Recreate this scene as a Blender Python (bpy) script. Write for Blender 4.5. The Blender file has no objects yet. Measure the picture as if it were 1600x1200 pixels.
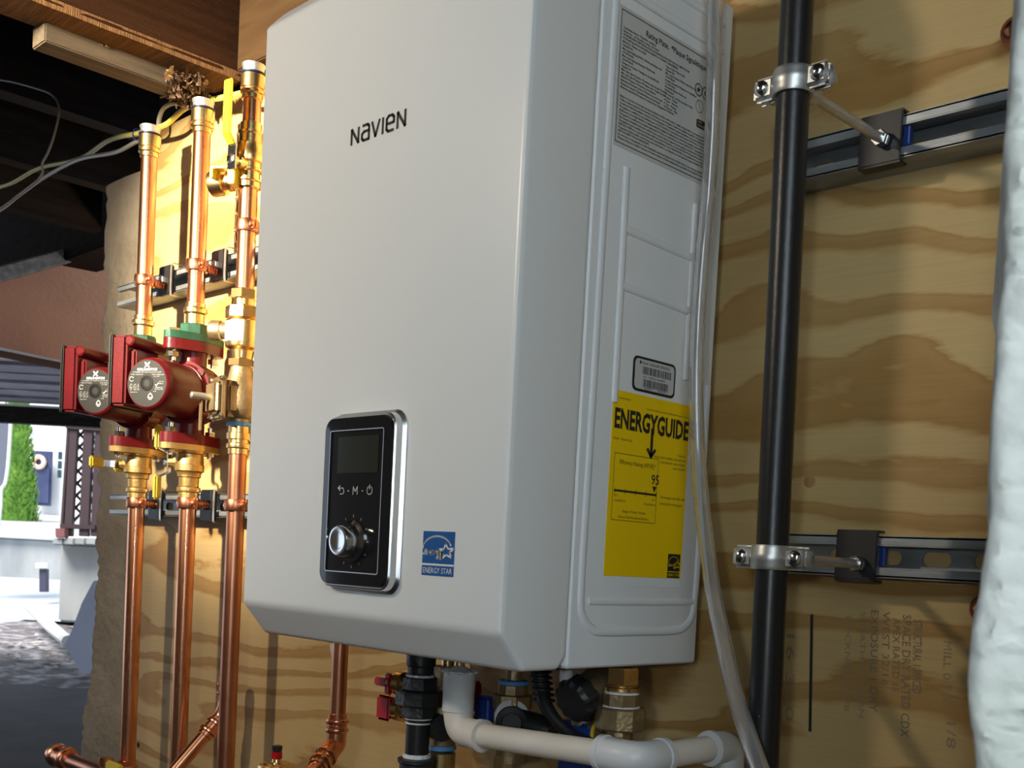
import bpy, bmesh, math, random
from mathutils import Vector, Matrix
V = Vector
random.seed(7)
SC = bpy.context.scene
COL = SC.collection
# ------------------------------------------------------------------ camera
F = 1746.4; CX, CY = 856.5, 956.6
CP = V((.9442, -.9903, 1.2051)); YAW, PIT, ROL = .7678, -.0469, .0537
_f = V((-math.sin(YAW)*math.cos(PIT), math.cos(YAW)*math.cos(PIT), math.sin(PIT)))
_r0 = V((math.cos(YAW), math.sin(YAW), 0)); _u0 = _r0.cross(_f)
_r = _r0*math.cos(ROL)+_u0*math.sin(ROL); _u = -_r0*math.sin(ROL)+_u0*math.cos(ROL)
cd = bpy.data.cameras.new('camera'); cam = bpy.data.objects.new('camera', cd); COL.objects.link(cam)
cam.matrix_world = Matrix(((_r.x, _u.x, -_f.x, CP.x), (_r.y, _u.y, -_f.y, CP.y), (_r.z, _u.z, -_f.z, CP.z), (0, 0, 0, 1)))
cd.sensor_width = 36; cd.lens = F/1600*36
cd.shift_x = (800-CX)/1600; cd.shift_y = (CY-600)/1600
cd.clip_start = .05; cd.clip_end = 300
cd.dof.use_dof = True; cd.dof.focus_distance = 1.4; cd.dof.aperture_fstop = 19
SC.camera = cam
# ------------------------------------------------------------------ world and lights
w = bpy.data.worlds.new('world'); SC.world = w; w.use_nodes = True
bg = w.node_tree.nodes['Background']; bg.inputs[0].default_value = (.72, .84, 1, 1); bg.inputs[1].default_value = 1.4
def spot(name, loc, target, power, color, size, angle, blend):
    l = bpy.data.lights.new(name, 'SPOT'); l.energy = power; l.color = color; l.shadow_soft_size = size
    l.spot_size = math.radians(angle); l.spot_blend = blend
    o = bpy.data.objects.new(name, l); COL.objects.link(o); o.location = loc
    o.rotation_euler = (V(target)-V(loc)).to_track_quat('-Z', 'Y').to_euler(); return o
spot('work_lamp', (-.54, -1.66, 2.03), (-.80, .04, 1.78), 66, (1, .88, .70), .05, 112, 1.0)
spot('work_lamp_beam', (-.54, -1.66, 2.03), (-.80, .04, 1.72), 760, (1, .86, .62), .05, 40, 1.0)
spot('camera_lamp', (1.19, -1.55, 1.28), (.20, 0, 1.4), 15, (.84, .95, 1), .03, 120, .6)
al = bpy.data.lights.new('side_fill', 'AREA'); al.size = .8; al.energy = 14.5; al.color = (.80, .93, 1)  # added unseen cool fill, lightens the heater's right side
ao = bpy.data.objects.new('side_fill', al); COL.objects.link(ao); ao.location = (1.72, -1.72, 2.05)
ao.rotation_euler = (V((.1, -.1, 1.4))-ao.location).to_track_quat('-Z', 'Y').to_euler()
pl_ = bpy.data.lights.new('porch_fill', 'POINT'); pl_.energy = 19; pl_.color = (1, .74, .52); pl_.shadow_soft_size = .06  # added warm light hidden behind the masonry, brightens the brown porch panel
po = bpy.data.objects.new('porch_fill', pl_); COL.objects.link(po); po.location = (-2.35, 1.25, 1.75)
sl = bpy.data.lights.new('sun', 'SUN'); sl.energy = 7; sl.angle = math.radians(25); sl.color = (1, .98, .95)
so = bpy.data.objects.new('sun', sl); COL.objects.link(so); so.rotation_euler = V((-.10, .54, -.84)).to_track_quat('-Z', 'Y').to_euler()
vs = SC.view_settings
vs.view_transform = 'Standard'; vs.look = 'None'; vs.exposure = 0; vs.gamma = 1; vs.use_curve_mapping = False

# ------------------------------------------------------------------ helpers
def ray(px, py): return _f+_r*((px-CX)/F)-_u*((py-CY)/F)
def atD(px, py, d): return CP+ray(px, py)*d
def onY(px, py, y):
    d = ray(px, py); return CP+d*((y-CP.y)/d.y)
def onX(px, py, x):
    d = ray(px, py); return CP+d*((x-CP.x)/d.x)
def onZ(px, py, z):
    d = ray(px, py); return CP+d*((z-CP.z)/d.z)
def frame(axis, ref=None):
    a = V(axis).normalized()
    r = V(ref) if ref is not None else (V((0, 0, 1)) if abs(a.z) < .9 else V((1, 0, 0)))
    x = r-a*r.dot(a)
    x.normalize(); return a, x, a.cross(x)
def cat(pts, n=6):
    p = [V(q) for q in pts]; p = [p[0]*2-p[1]]+p+[p[-1]*2-p[-2]]; out = []
    for i in range(1, len(p)-2):
        a, b, c, d = p[i-1:i+3]
        for k in range(n):
            t = k/n
            out.append(.5*((2*b)+(c-a)*t+(2*a-5*b+4*c-d)*t*t+(3*b-a-3*c+d)*t**3))
    out.append(p[-2]); return out
class MB:
    def __init__(s): s.v = []; s.f = []
    def add(s, vs, fs):
        o = len(s.v); s.v += [V(q) for q in vs]; s.f += [tuple(i+o for i in q) for q in fs]; return s
    def box(s, c, sz, rz=0, bev=0, M=None, seg=2):
        bm = bmesh.new(); bmesh.ops.create_cube(bm, size=1)
        for q in bm.verts: q.co = V((q.co.x*sz[0], q.co.y*sz[1], q.co.z*sz[2]))
        if bev: bmesh.ops.bevel(bm, geom=bm.edges[:], offset=bev, segments=seg, affect='EDGES', clamp_overlap=True)
        R = M if M is not None else Matrix.Rotation(rz, 3, 'Z')
        return s.bm(bm, R, V(c))
    def bm(s, bm, R=None, c=V((0, 0, 0))):
        bm.verts.index_update()
        vs = [((R @ q.co) if R is not None else q.co)+c for q in bm.verts]
        s.add(vs, [[q.index for q in f.verts] for f in bm.faces]); bm.free(); return s
    def lathe(s, a, axis, prof, n=24, ref=None, rot=0):
        a = V(a); z, x, y = frame(axis, ref); vs = []; fs = []
        for h, r in prof:
            for k in range(n):
                t = 2*math.pi*k/n+rot
                vs.append(a+z*h+(x*math.cos(t)+y*math.sin(t))*r)
        for i in range(len(prof)-1):
            for k in range(n):
                k2 = (k+1) % n
                fs.append((i*n+k, i*n+k2, (i+1)*n+k2, (i+1)*n+k))
        if prof[0][1] > 1e-6: fs.append(tuple(range(n))[::-1])
        if prof[-1][1] > 1e-6: fs.append(tuple((len(prof)-1)*n+k for k in range(n)))
        return s.add(vs, fs)
    def cyl(s, a, b, r, n=20, r2=None, ref=None, bev=0):
        a = V(a); b = V(b); L = (b-a).length; r2 = r if r2 is None else r2
        pr = [(0, r), (L, r2)] if not bev else [(0, r-bev), (bev, r), (L-bev, r2), (L, r2-bev)]
        return s.lathe(a, b-a, pr, n, ref)
    def tube(s, pts, r, n=10, sm=6, closed=False, caps=True):
        P = cat(pts, sm) if sm else [V(q) for q in pts]
        if closed: P = [V(q) for q in pts]
        vs = []; fs = []; m = len(P); up = None
        for i, p in enumerate(P):
            if closed: t = P[(i+1) % m]-P[i-1]
            else: t = P[min(i+1, m-1)]-P[max(i-1, 0)]
            t.normalize()
            if up is None: _, up, _ = frame(t)
            up = up-t*up.dot(t); up.normalize(); y = t.cross(up)
            rr = r(i/(m-1)) if callable(r) else r
            for k in range(n):
                q = 2*math.pi*k/n; vs.append(p+(up*math.cos(q)+y*math.sin(q))*rr)
        for i in range(m if closed else m-1):
            for k in range(n):
                k2 = (k+1) % n; j = (i+1) % m
                fs.append((i*n+k, i*n+k2, j*n+k2, j*n+k))
        if not closed and caps: fs += [tuple(range(n))[::-1], tuple((m-1)*n+k for k in range(n))]
        return s.add(vs, fs)
    def prism(s, poly, d):
        n = len(poly); d = V(d); vs = [V(p) for p in poly]+[V(p)+d for p in poly]
        return s.add(vs, [tuple(range(n))[::-1], tuple(range(n, 2*n))]+[(k, (k+1) % n, n+(k+1) % n, n+k) for k in range(n)])
    def ball(s, c, r, n=12, sq=(1, 1, 1)):
        bm = bmesh.new(); bmesh.ops.create_uvsphere(bm, u_segments=n, v_segments=max(4, n//2+1), radius=r)
        for q in bm.verts: q.co = V((q.co.x*sq[0], q.co.y*sq[1], q.co.z*sq[2]))
        return s.bm(bm, None, V(c))
    def stroke(s, O, ex, ey, pts, hw, closed=False):
        O = V(O); P = list(pts)+([pts[0]] if closed else [])
        for (x0, y0), (x1, y1) in zip(P, P[1:]):
            L = math.hypot(x1-x0, y1-y0)
            if L < 1e-9: continue
            nx, ny = -(y1-y0)/L*hw, (x1-x0)/L*hw
            ux, uy = (x1-x0)/L*hw*.6, (y1-y0)/L*hw*.6
            q = [(x0+nx-ux, y0+ny-uy), (x0-nx-ux, y0-ny-uy), (x1-nx+ux, y1-ny+uy), (x1+nx+ux, y1+ny+uy)]
            s.add([O+ex*a+ey*b for a, b in q], [(0, 1, 2, 3)])
        return s
    def quad(s, a, b, c, d): return s.add([a, b, c, d], [(0, 1, 2, 3)])
    def build(s, name, m, parent=None, ang=35, flat=False):
        me = bpy.data.meshes.new(name)
        o0 = ORI.get(parent.name, V((0, 0, 0))) if parent else V((0, 0, 0))
        me.from_pydata([q-o0 for q in s.v], [], s.f); me.update()
        bm = bmesh.new(); bm.from_mesh(me); bmesh.ops.recalc_face_normals(bm, faces=bm.faces[:]); bm.to_mesh(me); bm.free()
        if not flat:
            me.polygons.foreach_set('use_smooth', [True]*len(me.polygons)); me.set_sharp_from_angle(angle=math.radians(ang))
        me.materials.append(m)
        o = bpy.data.objects.new(name, me); COL.objects.link(o)
        if parent: o.parent = parent
        ORI[o.name] = o0
        return o
ORI = {}
def T(name, label, cat_, loc=(0, 0, 0), group=None, rz=0):
    o = bpy.data.objects.new(name, None); COL.objects.link(o); o.location = loc; o.rotation_euler = (0, 0, rz)
    o.empty_display_size = .02
    o['label'] = label; o['category'] = cat_
    if group: o['group'] = group
    ORI[o.name] = V((0, 0, 0)) if rz else V(loc)
    return o
def tag(o, label, cat_, group=None):
    o['label'] = label; o['category'] = cat_
    if group: o['group'] = group
    return o
def struct(o): o['kind'] = 'structure'; return o
def dup(root, loc, label, group=None):
    r = root.copy(); COL.objects.link(r); r.location = loc; r['label'] = label
    if group: r['group'] = group
    for ch in list(root.children):
        c = ch.copy(); COL.objects.link(c); c.parent = r
        for g in ch.children:
            d = g.copy(); COL.objects.link(d); d.parent = c
    return r
def text(body, O, ex, ey, h, m, parent, name='lettering', width=None, align='LEFT', bold=0, off=.0004, spacing=1.0, res=2, sp=1.0, loc_add=None):
    """flat printed lettering: h = line height of a capital; ex, ey unit vectors on the surface"""
    c = bpy.data.curves.new('t', 'FONT'); c.body = body; c.size = 1; c.align_x = align; c.space_line = spacing; c.offset = bold
    c.resolution_u = res; c.fill_mode = 'FRONT'; c.space_character = sp
    o = bpy.data.objects.new('t', c); COL.objects.link(o)
    bpy.context.view_layer.update()
    me = bpy.data.meshes.new_from_object(o.evaluated_get(bpy.context.evaluated_depsgraph_get()))
    bpy.data.objects.remove(o); bpy.data.curves.remove(c)
    ex = V(ex).normalized(); ey = V(ey).normalized(); nrm = ex.cross(ey)
    k = h/.69; kx = k
    if width:
        xs = [q.co.x for q in me.vertices]; kx = width/(max(xs)-min(xs))
    O = V(O)+nrm*off
    mb = MB(); mb.add([O+ex*(q.co.x*kx)+ey*(q.co.y*k) for q in me.vertices], [tuple(p.vertices) for p in me.polygons])
    bpy.data.meshes.remove(me)
    if m is None: return mb
    return mb.build(name, m, parent, flat=True)

# ------------------------------------------------------------------ materials
def mat(name, c, rough=.5, metal=0, c2=None, scale=8, stretch=(1, 1, 1), bump=0, bscale=60, spec=.5, coat=0, trans=0, ior=1.45, rvar=0, detail=4, ramp=(.35, .65), emit=None):
    m = bpy.data.materials.new(name); m.use_nodes = True; nt = m.node_tree; b = nt.nodes['Principled BSDF']
    def S(k, v): b.inputs[k].default_value = v
    S('Base Color', (*c, 1)); S('Roughness', rough); S('Metallic', metal); S('Specular IOR Level', spec); S('Coat Weight', coat); S('Coat Roughness', .08)
    S('Transmission Weight', trans); S('IOR', ior)
    if emit: S('Emission Color', (*emit[0], 1)); S('Emission Strength', emit[1])
    N = nt.nodes.new; L = nt.links.new
    if c2 or bump or rvar:
        tc = N('ShaderNodeTexCoord'); mp = N('ShaderNodeMapping'); mp.inputs['Scale'].default_value = stretch; L(tc.outputs['Object'], mp.inputs[0])
    if c2 or rvar:
        n = N('ShaderNodeTexNoise'); n.inputs['Scale'].default_value = scale; n.inputs['Detail'].default_value = detail; L(mp.outputs[0], n.inputs[0])
    if c2:
        r = N('ShaderNodeValToRGB'); r.color_ramp.elements[0].position = ramp[0]; r.color_ramp.elements[1].position = ramp[1]
        r.color_ramp.elements[0].color = (*c, 1); r.color_ramp.elements[1].color = (*c2, 1)
        L(n.outputs[0], r.inputs[0]); L(r.outputs[0], b.inputs['Base Color'])
    if rvar:
        mr = N('ShaderNodeMapRange'); mr.inputs[3].default_value = max(0, rough-rvar); mr.inputs[4].default_value = rough+rvar
        L(n.outputs[0], mr.inputs[0]); L(mr.outputs[0], b.inputs['Roughness'])
    if bump:
        n2 = N('ShaderNodeTexNoise'); n2.inputs['Scale'].default_value = bscale; n2.inputs['Detail'].default_value = 5; L(mp.outputs[0], n2.inputs[0])
        bp = N('ShaderNodeBump'); bp.inputs['Strength'].default_value = bump; bp.inputs['Distance'].default_value = .01
        L(n2.outputs[0], bp.inputs['Height']); L(bp.outputs[0], b.inputs['Normal'])
    return m
def plywood():
    m = bpy.data.materials.new('plywood'); m.use_nodes = True; nt = m.node_tree; b = nt.nodes['Principled BSDF']; N = nt.nodes.new; L = nt.links.new
    tc = N('ShaderNodeTexCoord')
    def noise(scale, st, detail=3, rough=.5, dist=0):
        mp = N('ShaderNodeMapping'); mp.inputs['Scale'].default_value = st; L(tc.outputs['Object'], mp.inputs[0])
        n = N('ShaderNodeTexNoise'); n.inputs['Scale'].default_value = scale; n.inputs['Detail'].default_value = detail; n.inputs['Roughness'].default_value = rough
        n.inputs['Distortion'].default_value = dist; L(mp.outputs[0], n.inputs[0]); return n.outputs[0]
    def math_(op, a, b_, c=None):
        q = N('ShaderNodeMath'); q.operation = op
        for i, x in enumerate((a, b_, c)):
            if x is None: continue
            if isinstance(x, (int, float)): q.inputs[i].default_value = x
            else: L(x, q.inputs[i])
        return q.outputs[0]
    sx = N('ShaderNodeSeparateXYZ'); L(tc.outputs['Object'], sx.inputs[0])
    big = noise(1.0, (1.25, 1, 4.2), 2.5, .5, .35)
    big2 = noise(1.0, (.9, 1, 2.1), 1, .5)
    mid = noise(1.0, (7, 1, 26), 3, .65)
    fine = noise(1.0, (30, 1, 160), 3, .6)
    h = math_('MULTIPLY', sx.outputs['Z'], 14.5)
    h = math_('ADD', h, math_('MULTIPLY', big, 6.2))
    h = math_('ADD', h, math_('MULTIPLY', big2, 3.0))
    h = math_('ADD', h, math_('MULTIPLY', mid, .5))
    h = math_('ADD', h, math_('MULTIPLY', fine, .10))
    fr = math_('FRACT', h, 0)
    con = noise(1.0, (2.2, 1, 9), 2, .5)
    rp = N('ShaderNodeValToRGB'); e = rp.color_ramp.elements
    cream = (.53, .372, .165); tan = (.45, .285, .105); br = (.34, .185, .052)
    e[0].position = 0; e[0].color = (*cream, 1); e[1].position = 1; e[1].color = (*cream, 1)
    for p, c in ((.50, cream), (.58, tan), (.64, br), (.86, (.385, .22, .072)), (.93, br), (.955, (.45, .28, .105))):
        q = e.new(p); q.color = (*c, 1)
    L(fr, rp.inputs[0])
    mxc = N('ShaderNodeMixRGB'); mxc.inputs[1].default_value = (*cream, 1); L(rp.outputs[0], mxc.inputs[2])
    cr = N('ShaderNodeMapRange'); cr.inputs[1].default_value = .36; cr.inputs[2].default_value = .6; cr.inputs[3].default_value = .7; cr.inputs[4].default_value = 1.0; L(con, cr.inputs[0]); L(cr.outputs[0], mxc.inputs[0])
    gr = N('ShaderNodeMixRGB'); gr.blend_type = 'MULTIPLY'; gr.inputs[0].default_value = .22
    g2 = N('ShaderNodeValToRGB'); g2.color_ramp.elements[0].position = .35; g2.color_ramp.elements[0].color = (.72, .68, .62, 1); g2.color_ramp.elements[1].position = .62; g2.color_ramp.elements[1].color = (1, 1, 1, 1)
    L(noise(1, (7, 1, 260), 4, .7), g2.inputs[0]); L(mxc.outputs[0], gr.inputs[1]); L(g2.outputs[0], gr.inputs[2])
    L(gr.outputs[0], b.inputs['Base Color']); b.inputs['Roughness'].default_value = .55; b.inputs['Specular IOR Level'].default_value = .3
    bp = N('ShaderNodeBump'); bp.inputs['Strength'].default_value = .12; bp.inputs['Distance'].default_value = .003
    L(noise(1, (12, 1, 220), 4, .7), bp.inputs['Height']); L(bp.outputs[0], b.inputs['Normal'])
    return m
M = {}
M['ply'] = plywood()
M['enamel'] = mat('white_enamel', (.74, .745, .74), .30, bump=.02, bscale=450, spec=.45)
M['enamel_side'] = mat('white_side_enamel', (.73, .745, .755), .45, bump=.03, bscale=500)
M['black_gloss'] = mat('black_gloss', (.012, .012, .013), .08)
M['screen'] = mat('display_glass', (.022, .024, .016), .12)
M['chrome'] = mat('chrome', (.82, .82, .83), .16, 1)
M['silver_bezel'] = mat('silver_bezel', (.72, .73, .75), .28, 1)
M['zinc'] = mat('zinc', (.62, .62, .60), .40, .9, c2=(.50, .50, .49), scale=40)
M['galv'] = mat('galvanized_steel', (.36, .38, .40), .42, .55, c2=(.22, .235, .25), scale=22, stretch=(.5, 2, 2), bump=.04)
M['copper'] = mat('copper', (.86, .42, .24), .27, 1, c2=(.72, .30, .16), scale=9, stretch=(3, 3, .8), rvar=.08)
M['copper_dull'] = mat('dull_copper', (.66, .29, .17), .34, 1, c2=(.50, .20, .11), scale=14)
M['brass'] = mat('brass', (.74, .54, .26), .27, 1, c2=(.74, .50, .22), scale=16, rvar=.06)
M['brass_cast'] = mat('cast_brass', (.42, .31, .17), .45, .8, c2=(.30, .215, .115), scale=40, bump=.15, bscale=220)
M['bronze'] = mat('bronze', (.54, .35, .13), .38, .85, c2=(.42, .26, .09), scale=30, bump=.06, bscale=200)
M['red'] = mat('red_pump_paint', (.105, .005, .008), .34, c2=(.08, .004, .007), scale=12, bump=.04, bscale=150, spec=.35)
M['green'] = mat('green_flange_paint', (.016, .085, .048), .5, c2=(.011, .06, .034), scale=30, bump=.08, bscale=150)
M['black_plate'] = mat('black_steel', (.018, .017, .018), .42, .1)
M['iron'] = mat('black_iron', (.012, .012, .013), .34, 0, bump=.03, bscale=180, spec=.5, rvar=.06)
M['iron_rough'] = mat('black_fitting', (.022, .022, .023), .42, .1, bump=.15, bscale=180)
M['yellow'] = mat('yellow_vinyl', (.62, .46, .02), .38)
M['yellow_label'] = mat('yellow_paper', (.86, .57, .0), .45)
M['cable_yellow'] = mat('yellow_cable', (.62, .54, .10), .42)
M['cable_white'] = mat('white_cable', (.50, .47, .40), .45)
M['wire'] = mat('grey_wire', (.20, .19, .19), .5)
M['pvc'] = mat('pvc', (.74, .68, .61), .38, c2=(.69, .63, .56), scale=20)
M['pvc_white'] = mat('white_pvc', (.66, .67, .68), .34)
M['clear'] = mat('clear_vinyl', (.93, .93, .93), .08, trans=.90, ior=1.40)
M['blue_plastic'] = mat('blue_plastic', (.01, .04, .22), .35)
M['blue_seal'] = mat('blue_thread_seal', (.10, .30, .62), .5)
M['white_seal'] = mat('white_thread_tape', (.72, .74, .76), .55, bump=.3, bscale=200)
M['red_plastic'] = mat('red_plastic', (.42, .006, .012), .33)
M['black_rubber'] = mat('black_rubber', (.013, .013, .014), .45)
M['navy_ring'] = mat('navy_ring', (.01, .015, .06), .4)
M['ink'] = mat('black_ink', (.015, .014, .014), .5)
M['ink_grey'] = mat('faded_ink', (.19, .15, .10), .6)
M['ink_faint'] = mat('faint_ink', (.30, .225, .13), .6)
M['white_print'] = mat('white_print', (.72, .72, .72), .5)
M['grey_print'] = mat('grey_print', (.42, .42, .42), .5)
M['paper'] = mat('label_paper', (.52, .52, .50), .5)
M['paper_white'] = mat('white_label', (.74, .75, .76), .45)
M['blue_label'] = mat('blue_label', (.0, .08, .29), .4)
M['plate_dark'] = mat('nameplate_film', (.017, .017, .018), .5, spec=.3)
M['joist'] = mat('old_joist', (.048, .019, .008), .75, c2=(.03, .012, .005), scale=5, stretch=(12, .6, 12), bump=.5, bscale=60, spec=.12)
M['joist_cut'] = mat('sawn_joist_face', (.19, .10, .042), .8, c2=(.12, .058, .024), scale=14, stretch=(.8, 10, 1), bump=.6, bscale=70, spec=.15)
M['furring'] = mat('grey_furring', (.115, .086, .056), .8, c2=(.075, .054, .035), scale=8, stretch=(14, .8, 14), bump=.35)
M['rim'] = mat('brown_board', (.062, .034, .015), .7, c2=(.045, .024, .010), scale=6, stretch=(1, 1, 9), bump=.1, spec=.15)
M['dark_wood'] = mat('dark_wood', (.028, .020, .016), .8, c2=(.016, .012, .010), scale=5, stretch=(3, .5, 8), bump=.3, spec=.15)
M['porch_brown'] = mat('brown_ceiling_board', (.40, .215, .15), .42, c2=(.30, .16, .115), scale=3, bump=.1)
M['porch_grey'] = mat('grey_ceiling_board', (.34, .32, .38), .6, c2=(.22, .20, .25), scale=4)
M['masonry'] = mat('parged_masonry', (.33, .27, .20), .92, c2=(.25, .20, .145), scale=9, bump=.9, bscale=45, detail=8)
M['whitewash'] = mat('whitewashed_stone', (.90, .92, .86), .9, c2=(.76, .79, .73), scale=11, bump=.7, bscale=26, detail=8)
M['concrete'] = mat('dark_concrete', (.055, .05, .055), .85, c2=(.035, .032, .038), scale=3, bump=.2)
M['gravel'] = mat('leafy_gravel', (.12, .105, .105), .9, c2=(.42, .40, .41), scale=9, bump=1, bscale=12, detail=8, ramp=(.45, .7))
M['nest'] = mat('shredded_bark', (.06, .03, .015), .85, c2=(.34, .21, .11), scale=45, ramp=(.52, .62))
M['house_white'] = mat('white_siding', (.82, .82, .82), .7)
M['door_blue'] = mat('blue_grey_door', (.035, .045, .12), .4, c2=(.07, .085, .17), scale=1.2)
M['glass_dark'] = mat('dark_teal_glass', (.02, .06, .08), .1)
M['wreath'] = mat('orange_wreath', (.90, .50, .38), .8, c2=(.9, .75, .62), scale=6)
M['leaf'] = mat('arborvitae_green', (.10, .24, .03), .8, c2=(.22, .42, .06), scale=3, bump=.3, bscale=8)
M['stone_pale'] = mat('pale_stone', (.42, .42, .40), .85, c2=(.28, .29, .29), scale=2.2, stretch=(1, 1, .35), bump=.4, bscale=6)
M['road'] = mat('grey_road', (.40, .42, .46), .8, c2=(.34, .36, .40), scale=2)
M['lattice'] = mat('brown_lattice', (.055, .03, .032), .6)
M['tarp'] = mat('grey_blue_tarp', (.62, .67, .80), .6, c2=(.54, .59, .72), scale=1.5)
M['white_board'] = mat('white_trim_board', (.78, .78, .74), .6)
M['rail_iron'] = mat('dark_railing', (.05, .05, .08), .5)
M['red_brown'] = mat('copper_screw', (.45, .17, .11), .35, .8)

EX, EY, EZ = V((1, 0, 0)), V((0, 1, 0)), V((0, 0, 1))
WALL = .045
# ------------------------------------------------------------------ setting
# floor inside, irregular edge out towards the yard
struct(MB().box((-3.4, .3, -.05), (13, 9, .1)).build('floor', M['concrete'], flat=True))
# masonry wall carrying the plywood, ragged left end
def masonry():
    sil = [(160, 290), (163, 330), (158, 360), (157, 420), (163, 445), (160, 480), (153, 500), (155, 560), (150, 600), (153, 640), (150, 690), (152, 730), (146, 752), (152, 765), (147, 800), (146, 850), (149, 905), (142, 925), (145, 950), (139, 1000), (136, 1060), (131, 1090), (124, 1120), (121, 1170), (118, 1215)]
    left = [onY(x, y, .065) for x, y in sil]
    left = [V((p.x, .065, p.z)) for p in left]
    left.append(V((left[-1].x-.02, .065, 0)))
    top = [V((-.7, .065, 1.965)), V((-1.1, .065, 1.955)), V((-1.25, .065, 1.95)), V((-1.33, .065, 1.944)), V((-1.36, .065, 1.938))]
    mb = MB(); rnd = random.Random(3)
    ring = []
    for i in range(len(left)-1):
        a, b = left[i], left[i+1]; k = max(1, int((b-a).length/.012)) if i < len(left)-2 else 8
        for j in range(k):
            p = a.lerp(b, j/k); ring.append(p+V((rnd.uniform(-.004, .004), 0, rnd.uniform(-.002, .002))))
    ring.append(left[-1])
    cols = [0, .006, .02, .05, .10, .18, .30]
    grid = []
    for p in ring:
        row = [V((p.x+.03, .45, p.z)), V((p.x+.004, .2, p.z)), V((p.x-.002, .092, p.z))]
        for c in cols:
            row.append(V((p.x+c, .074-(.004 if c > 0 else 0)+rnd.uniform(-.0025, .0025), p.z)))
        row.append(V((2.2, .070, p.z))); row.append(V((2.2, .45, p.z)))
        grid.append(row)
    # top rows follow the ragged slope
    n = len(grid[0]); vs = [q for r in grid for q in r]; fs = []
    for i in range(len(grid)-1):
        for j in range(n-1): fs.append((i*n+j, i*n+j+1, (i+1)*n+j+1, (i+1)*n+j))
        fs.append((i*n+n-1, i*n, (i+1)*n, (i+1)*n+n-1))
    fs.append(tuple(range(n)))
    mb.add(vs, fs)
    return struct(mb.build('wall_back', M['masonry'], ang=50))
masonry()
# upper wall closing above the masonry, and closing walls of the low room out of view
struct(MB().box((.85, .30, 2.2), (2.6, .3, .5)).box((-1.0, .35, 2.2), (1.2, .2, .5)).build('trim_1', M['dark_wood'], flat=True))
struct(MB().box((2.3, -1.8, 1.2), (.2, 4.6, 2.6)).build('wall_right', M['masonry'], flat=True))
struct(MB().box((-1.2, -3.6, 1.3), (7.2, .2, 2.62)).build('wall_rear', M['masonry'], flat=True))
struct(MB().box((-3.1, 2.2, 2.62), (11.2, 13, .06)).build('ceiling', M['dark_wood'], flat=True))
# plywood sheet
ply = MB()
ply.box(((-1.235+1.9)/2, WALL+.009, 1.0), (1.9+1.235, .018, 2.0))
p = tag(ply.build('plywood_panel', M['ply'], flat=True), 'large wavy-grained plywood sheet covering the wall behind the white water heater', 'plywood')
# faded stamp on the plywood (part: flat print)
def stamp():
    O = lambda x, y: onY(x, y, WALL)
    mb = MB(); rnd = random.Random(5)
    def bar(x0, y0, x1, y1, wpx):
        a, b = O(x0, y0), O(x1, y1); d = EX*wpx/1500
        mb.quad(a-d-EY*.0006, a+d-EY*.0006, b+d-EY*.0006, b-d-EY*.0006)
    bar(1269, 960, 1266, 1143, 2.6)
    mb.build('stamp_bar', M['ink'], p, flat=True)
    mb2 = MB()
    a, b = O(1222, 957), O(1221, 1135); d = EX*.0008
    mb2.quad(a-d-EY*.0006, a+d-EY*.0006, b+d-EY*.0006, b-d-EY*.0006)
    mb2.build('stamp_bar', M['ink_grey'], p, flat=True)
    dn = (O(1266, 1143)-O(1269, 960)).normalized(); ey = EX*1.0
    for body, x, y0, y1, hpx, m in (('STRUCTURAL 1 SPACED', 1428, 968, 1082, 13, 'ink_grey'), ('SPACE DRY RATED CDX', 1411, 960, 1150, 13, 'ink_grey'), ('APEX RATED 15', 1396, 965, 1080, 11, 'ink_grey'),
            ('WEST 32/16', 1380, 955, 1070, 11, 'ink_grey'), ('EXPOSURE 1 DRY', 1362, 952, 1110, 12, 'ink_grey'), ('SHEATHING SPAN', 1345, 955, 1120, 9, 'ink_faint'), ('THICKNESS 0.578', 1322, 958, 1110, 9, 'ink_faint'), ('1/8', 1480, 1120, 1160, 14, 'ink_faint'), ('MILL 0 7 2 0', 1475, 1000, 1110, 12, 'ink_faint'), ('16 320', 1230, 980, 1115, 15, 'ink_faint')):
        a = O(x, y0); L = (O(x, y1)-a).length
        text(body, a, dn, ey, hpx/1500, M[m], p, name='stamp_lettering', width=L, off=.0007)
    k = O(1265, 752)
    MB().lathe(k+EY*.0003, -EY, [(0, .0075), (.0006, .0065), (.0007, 0)], 12).build('knot', mat('knot_wood', (.36, .20, .08), .6), p)
    k = O(216, 1164)
    MB().lathe(k+EY*.0003, -EY, [(0, .006), (.0006, .005), (.0007, 0)], 12).build('knot', M['dark_wood'], p)
stamp()
# brown rim board above the plywood
MBr = MB().box((.35, .03, 2.31), (2.36, .04, .6), bev=.002)
tag(MBr.build('rim_board', M['rim'], flat=True), 'brown rim board on edge along the wall above the plywood sheet', 'board')
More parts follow.
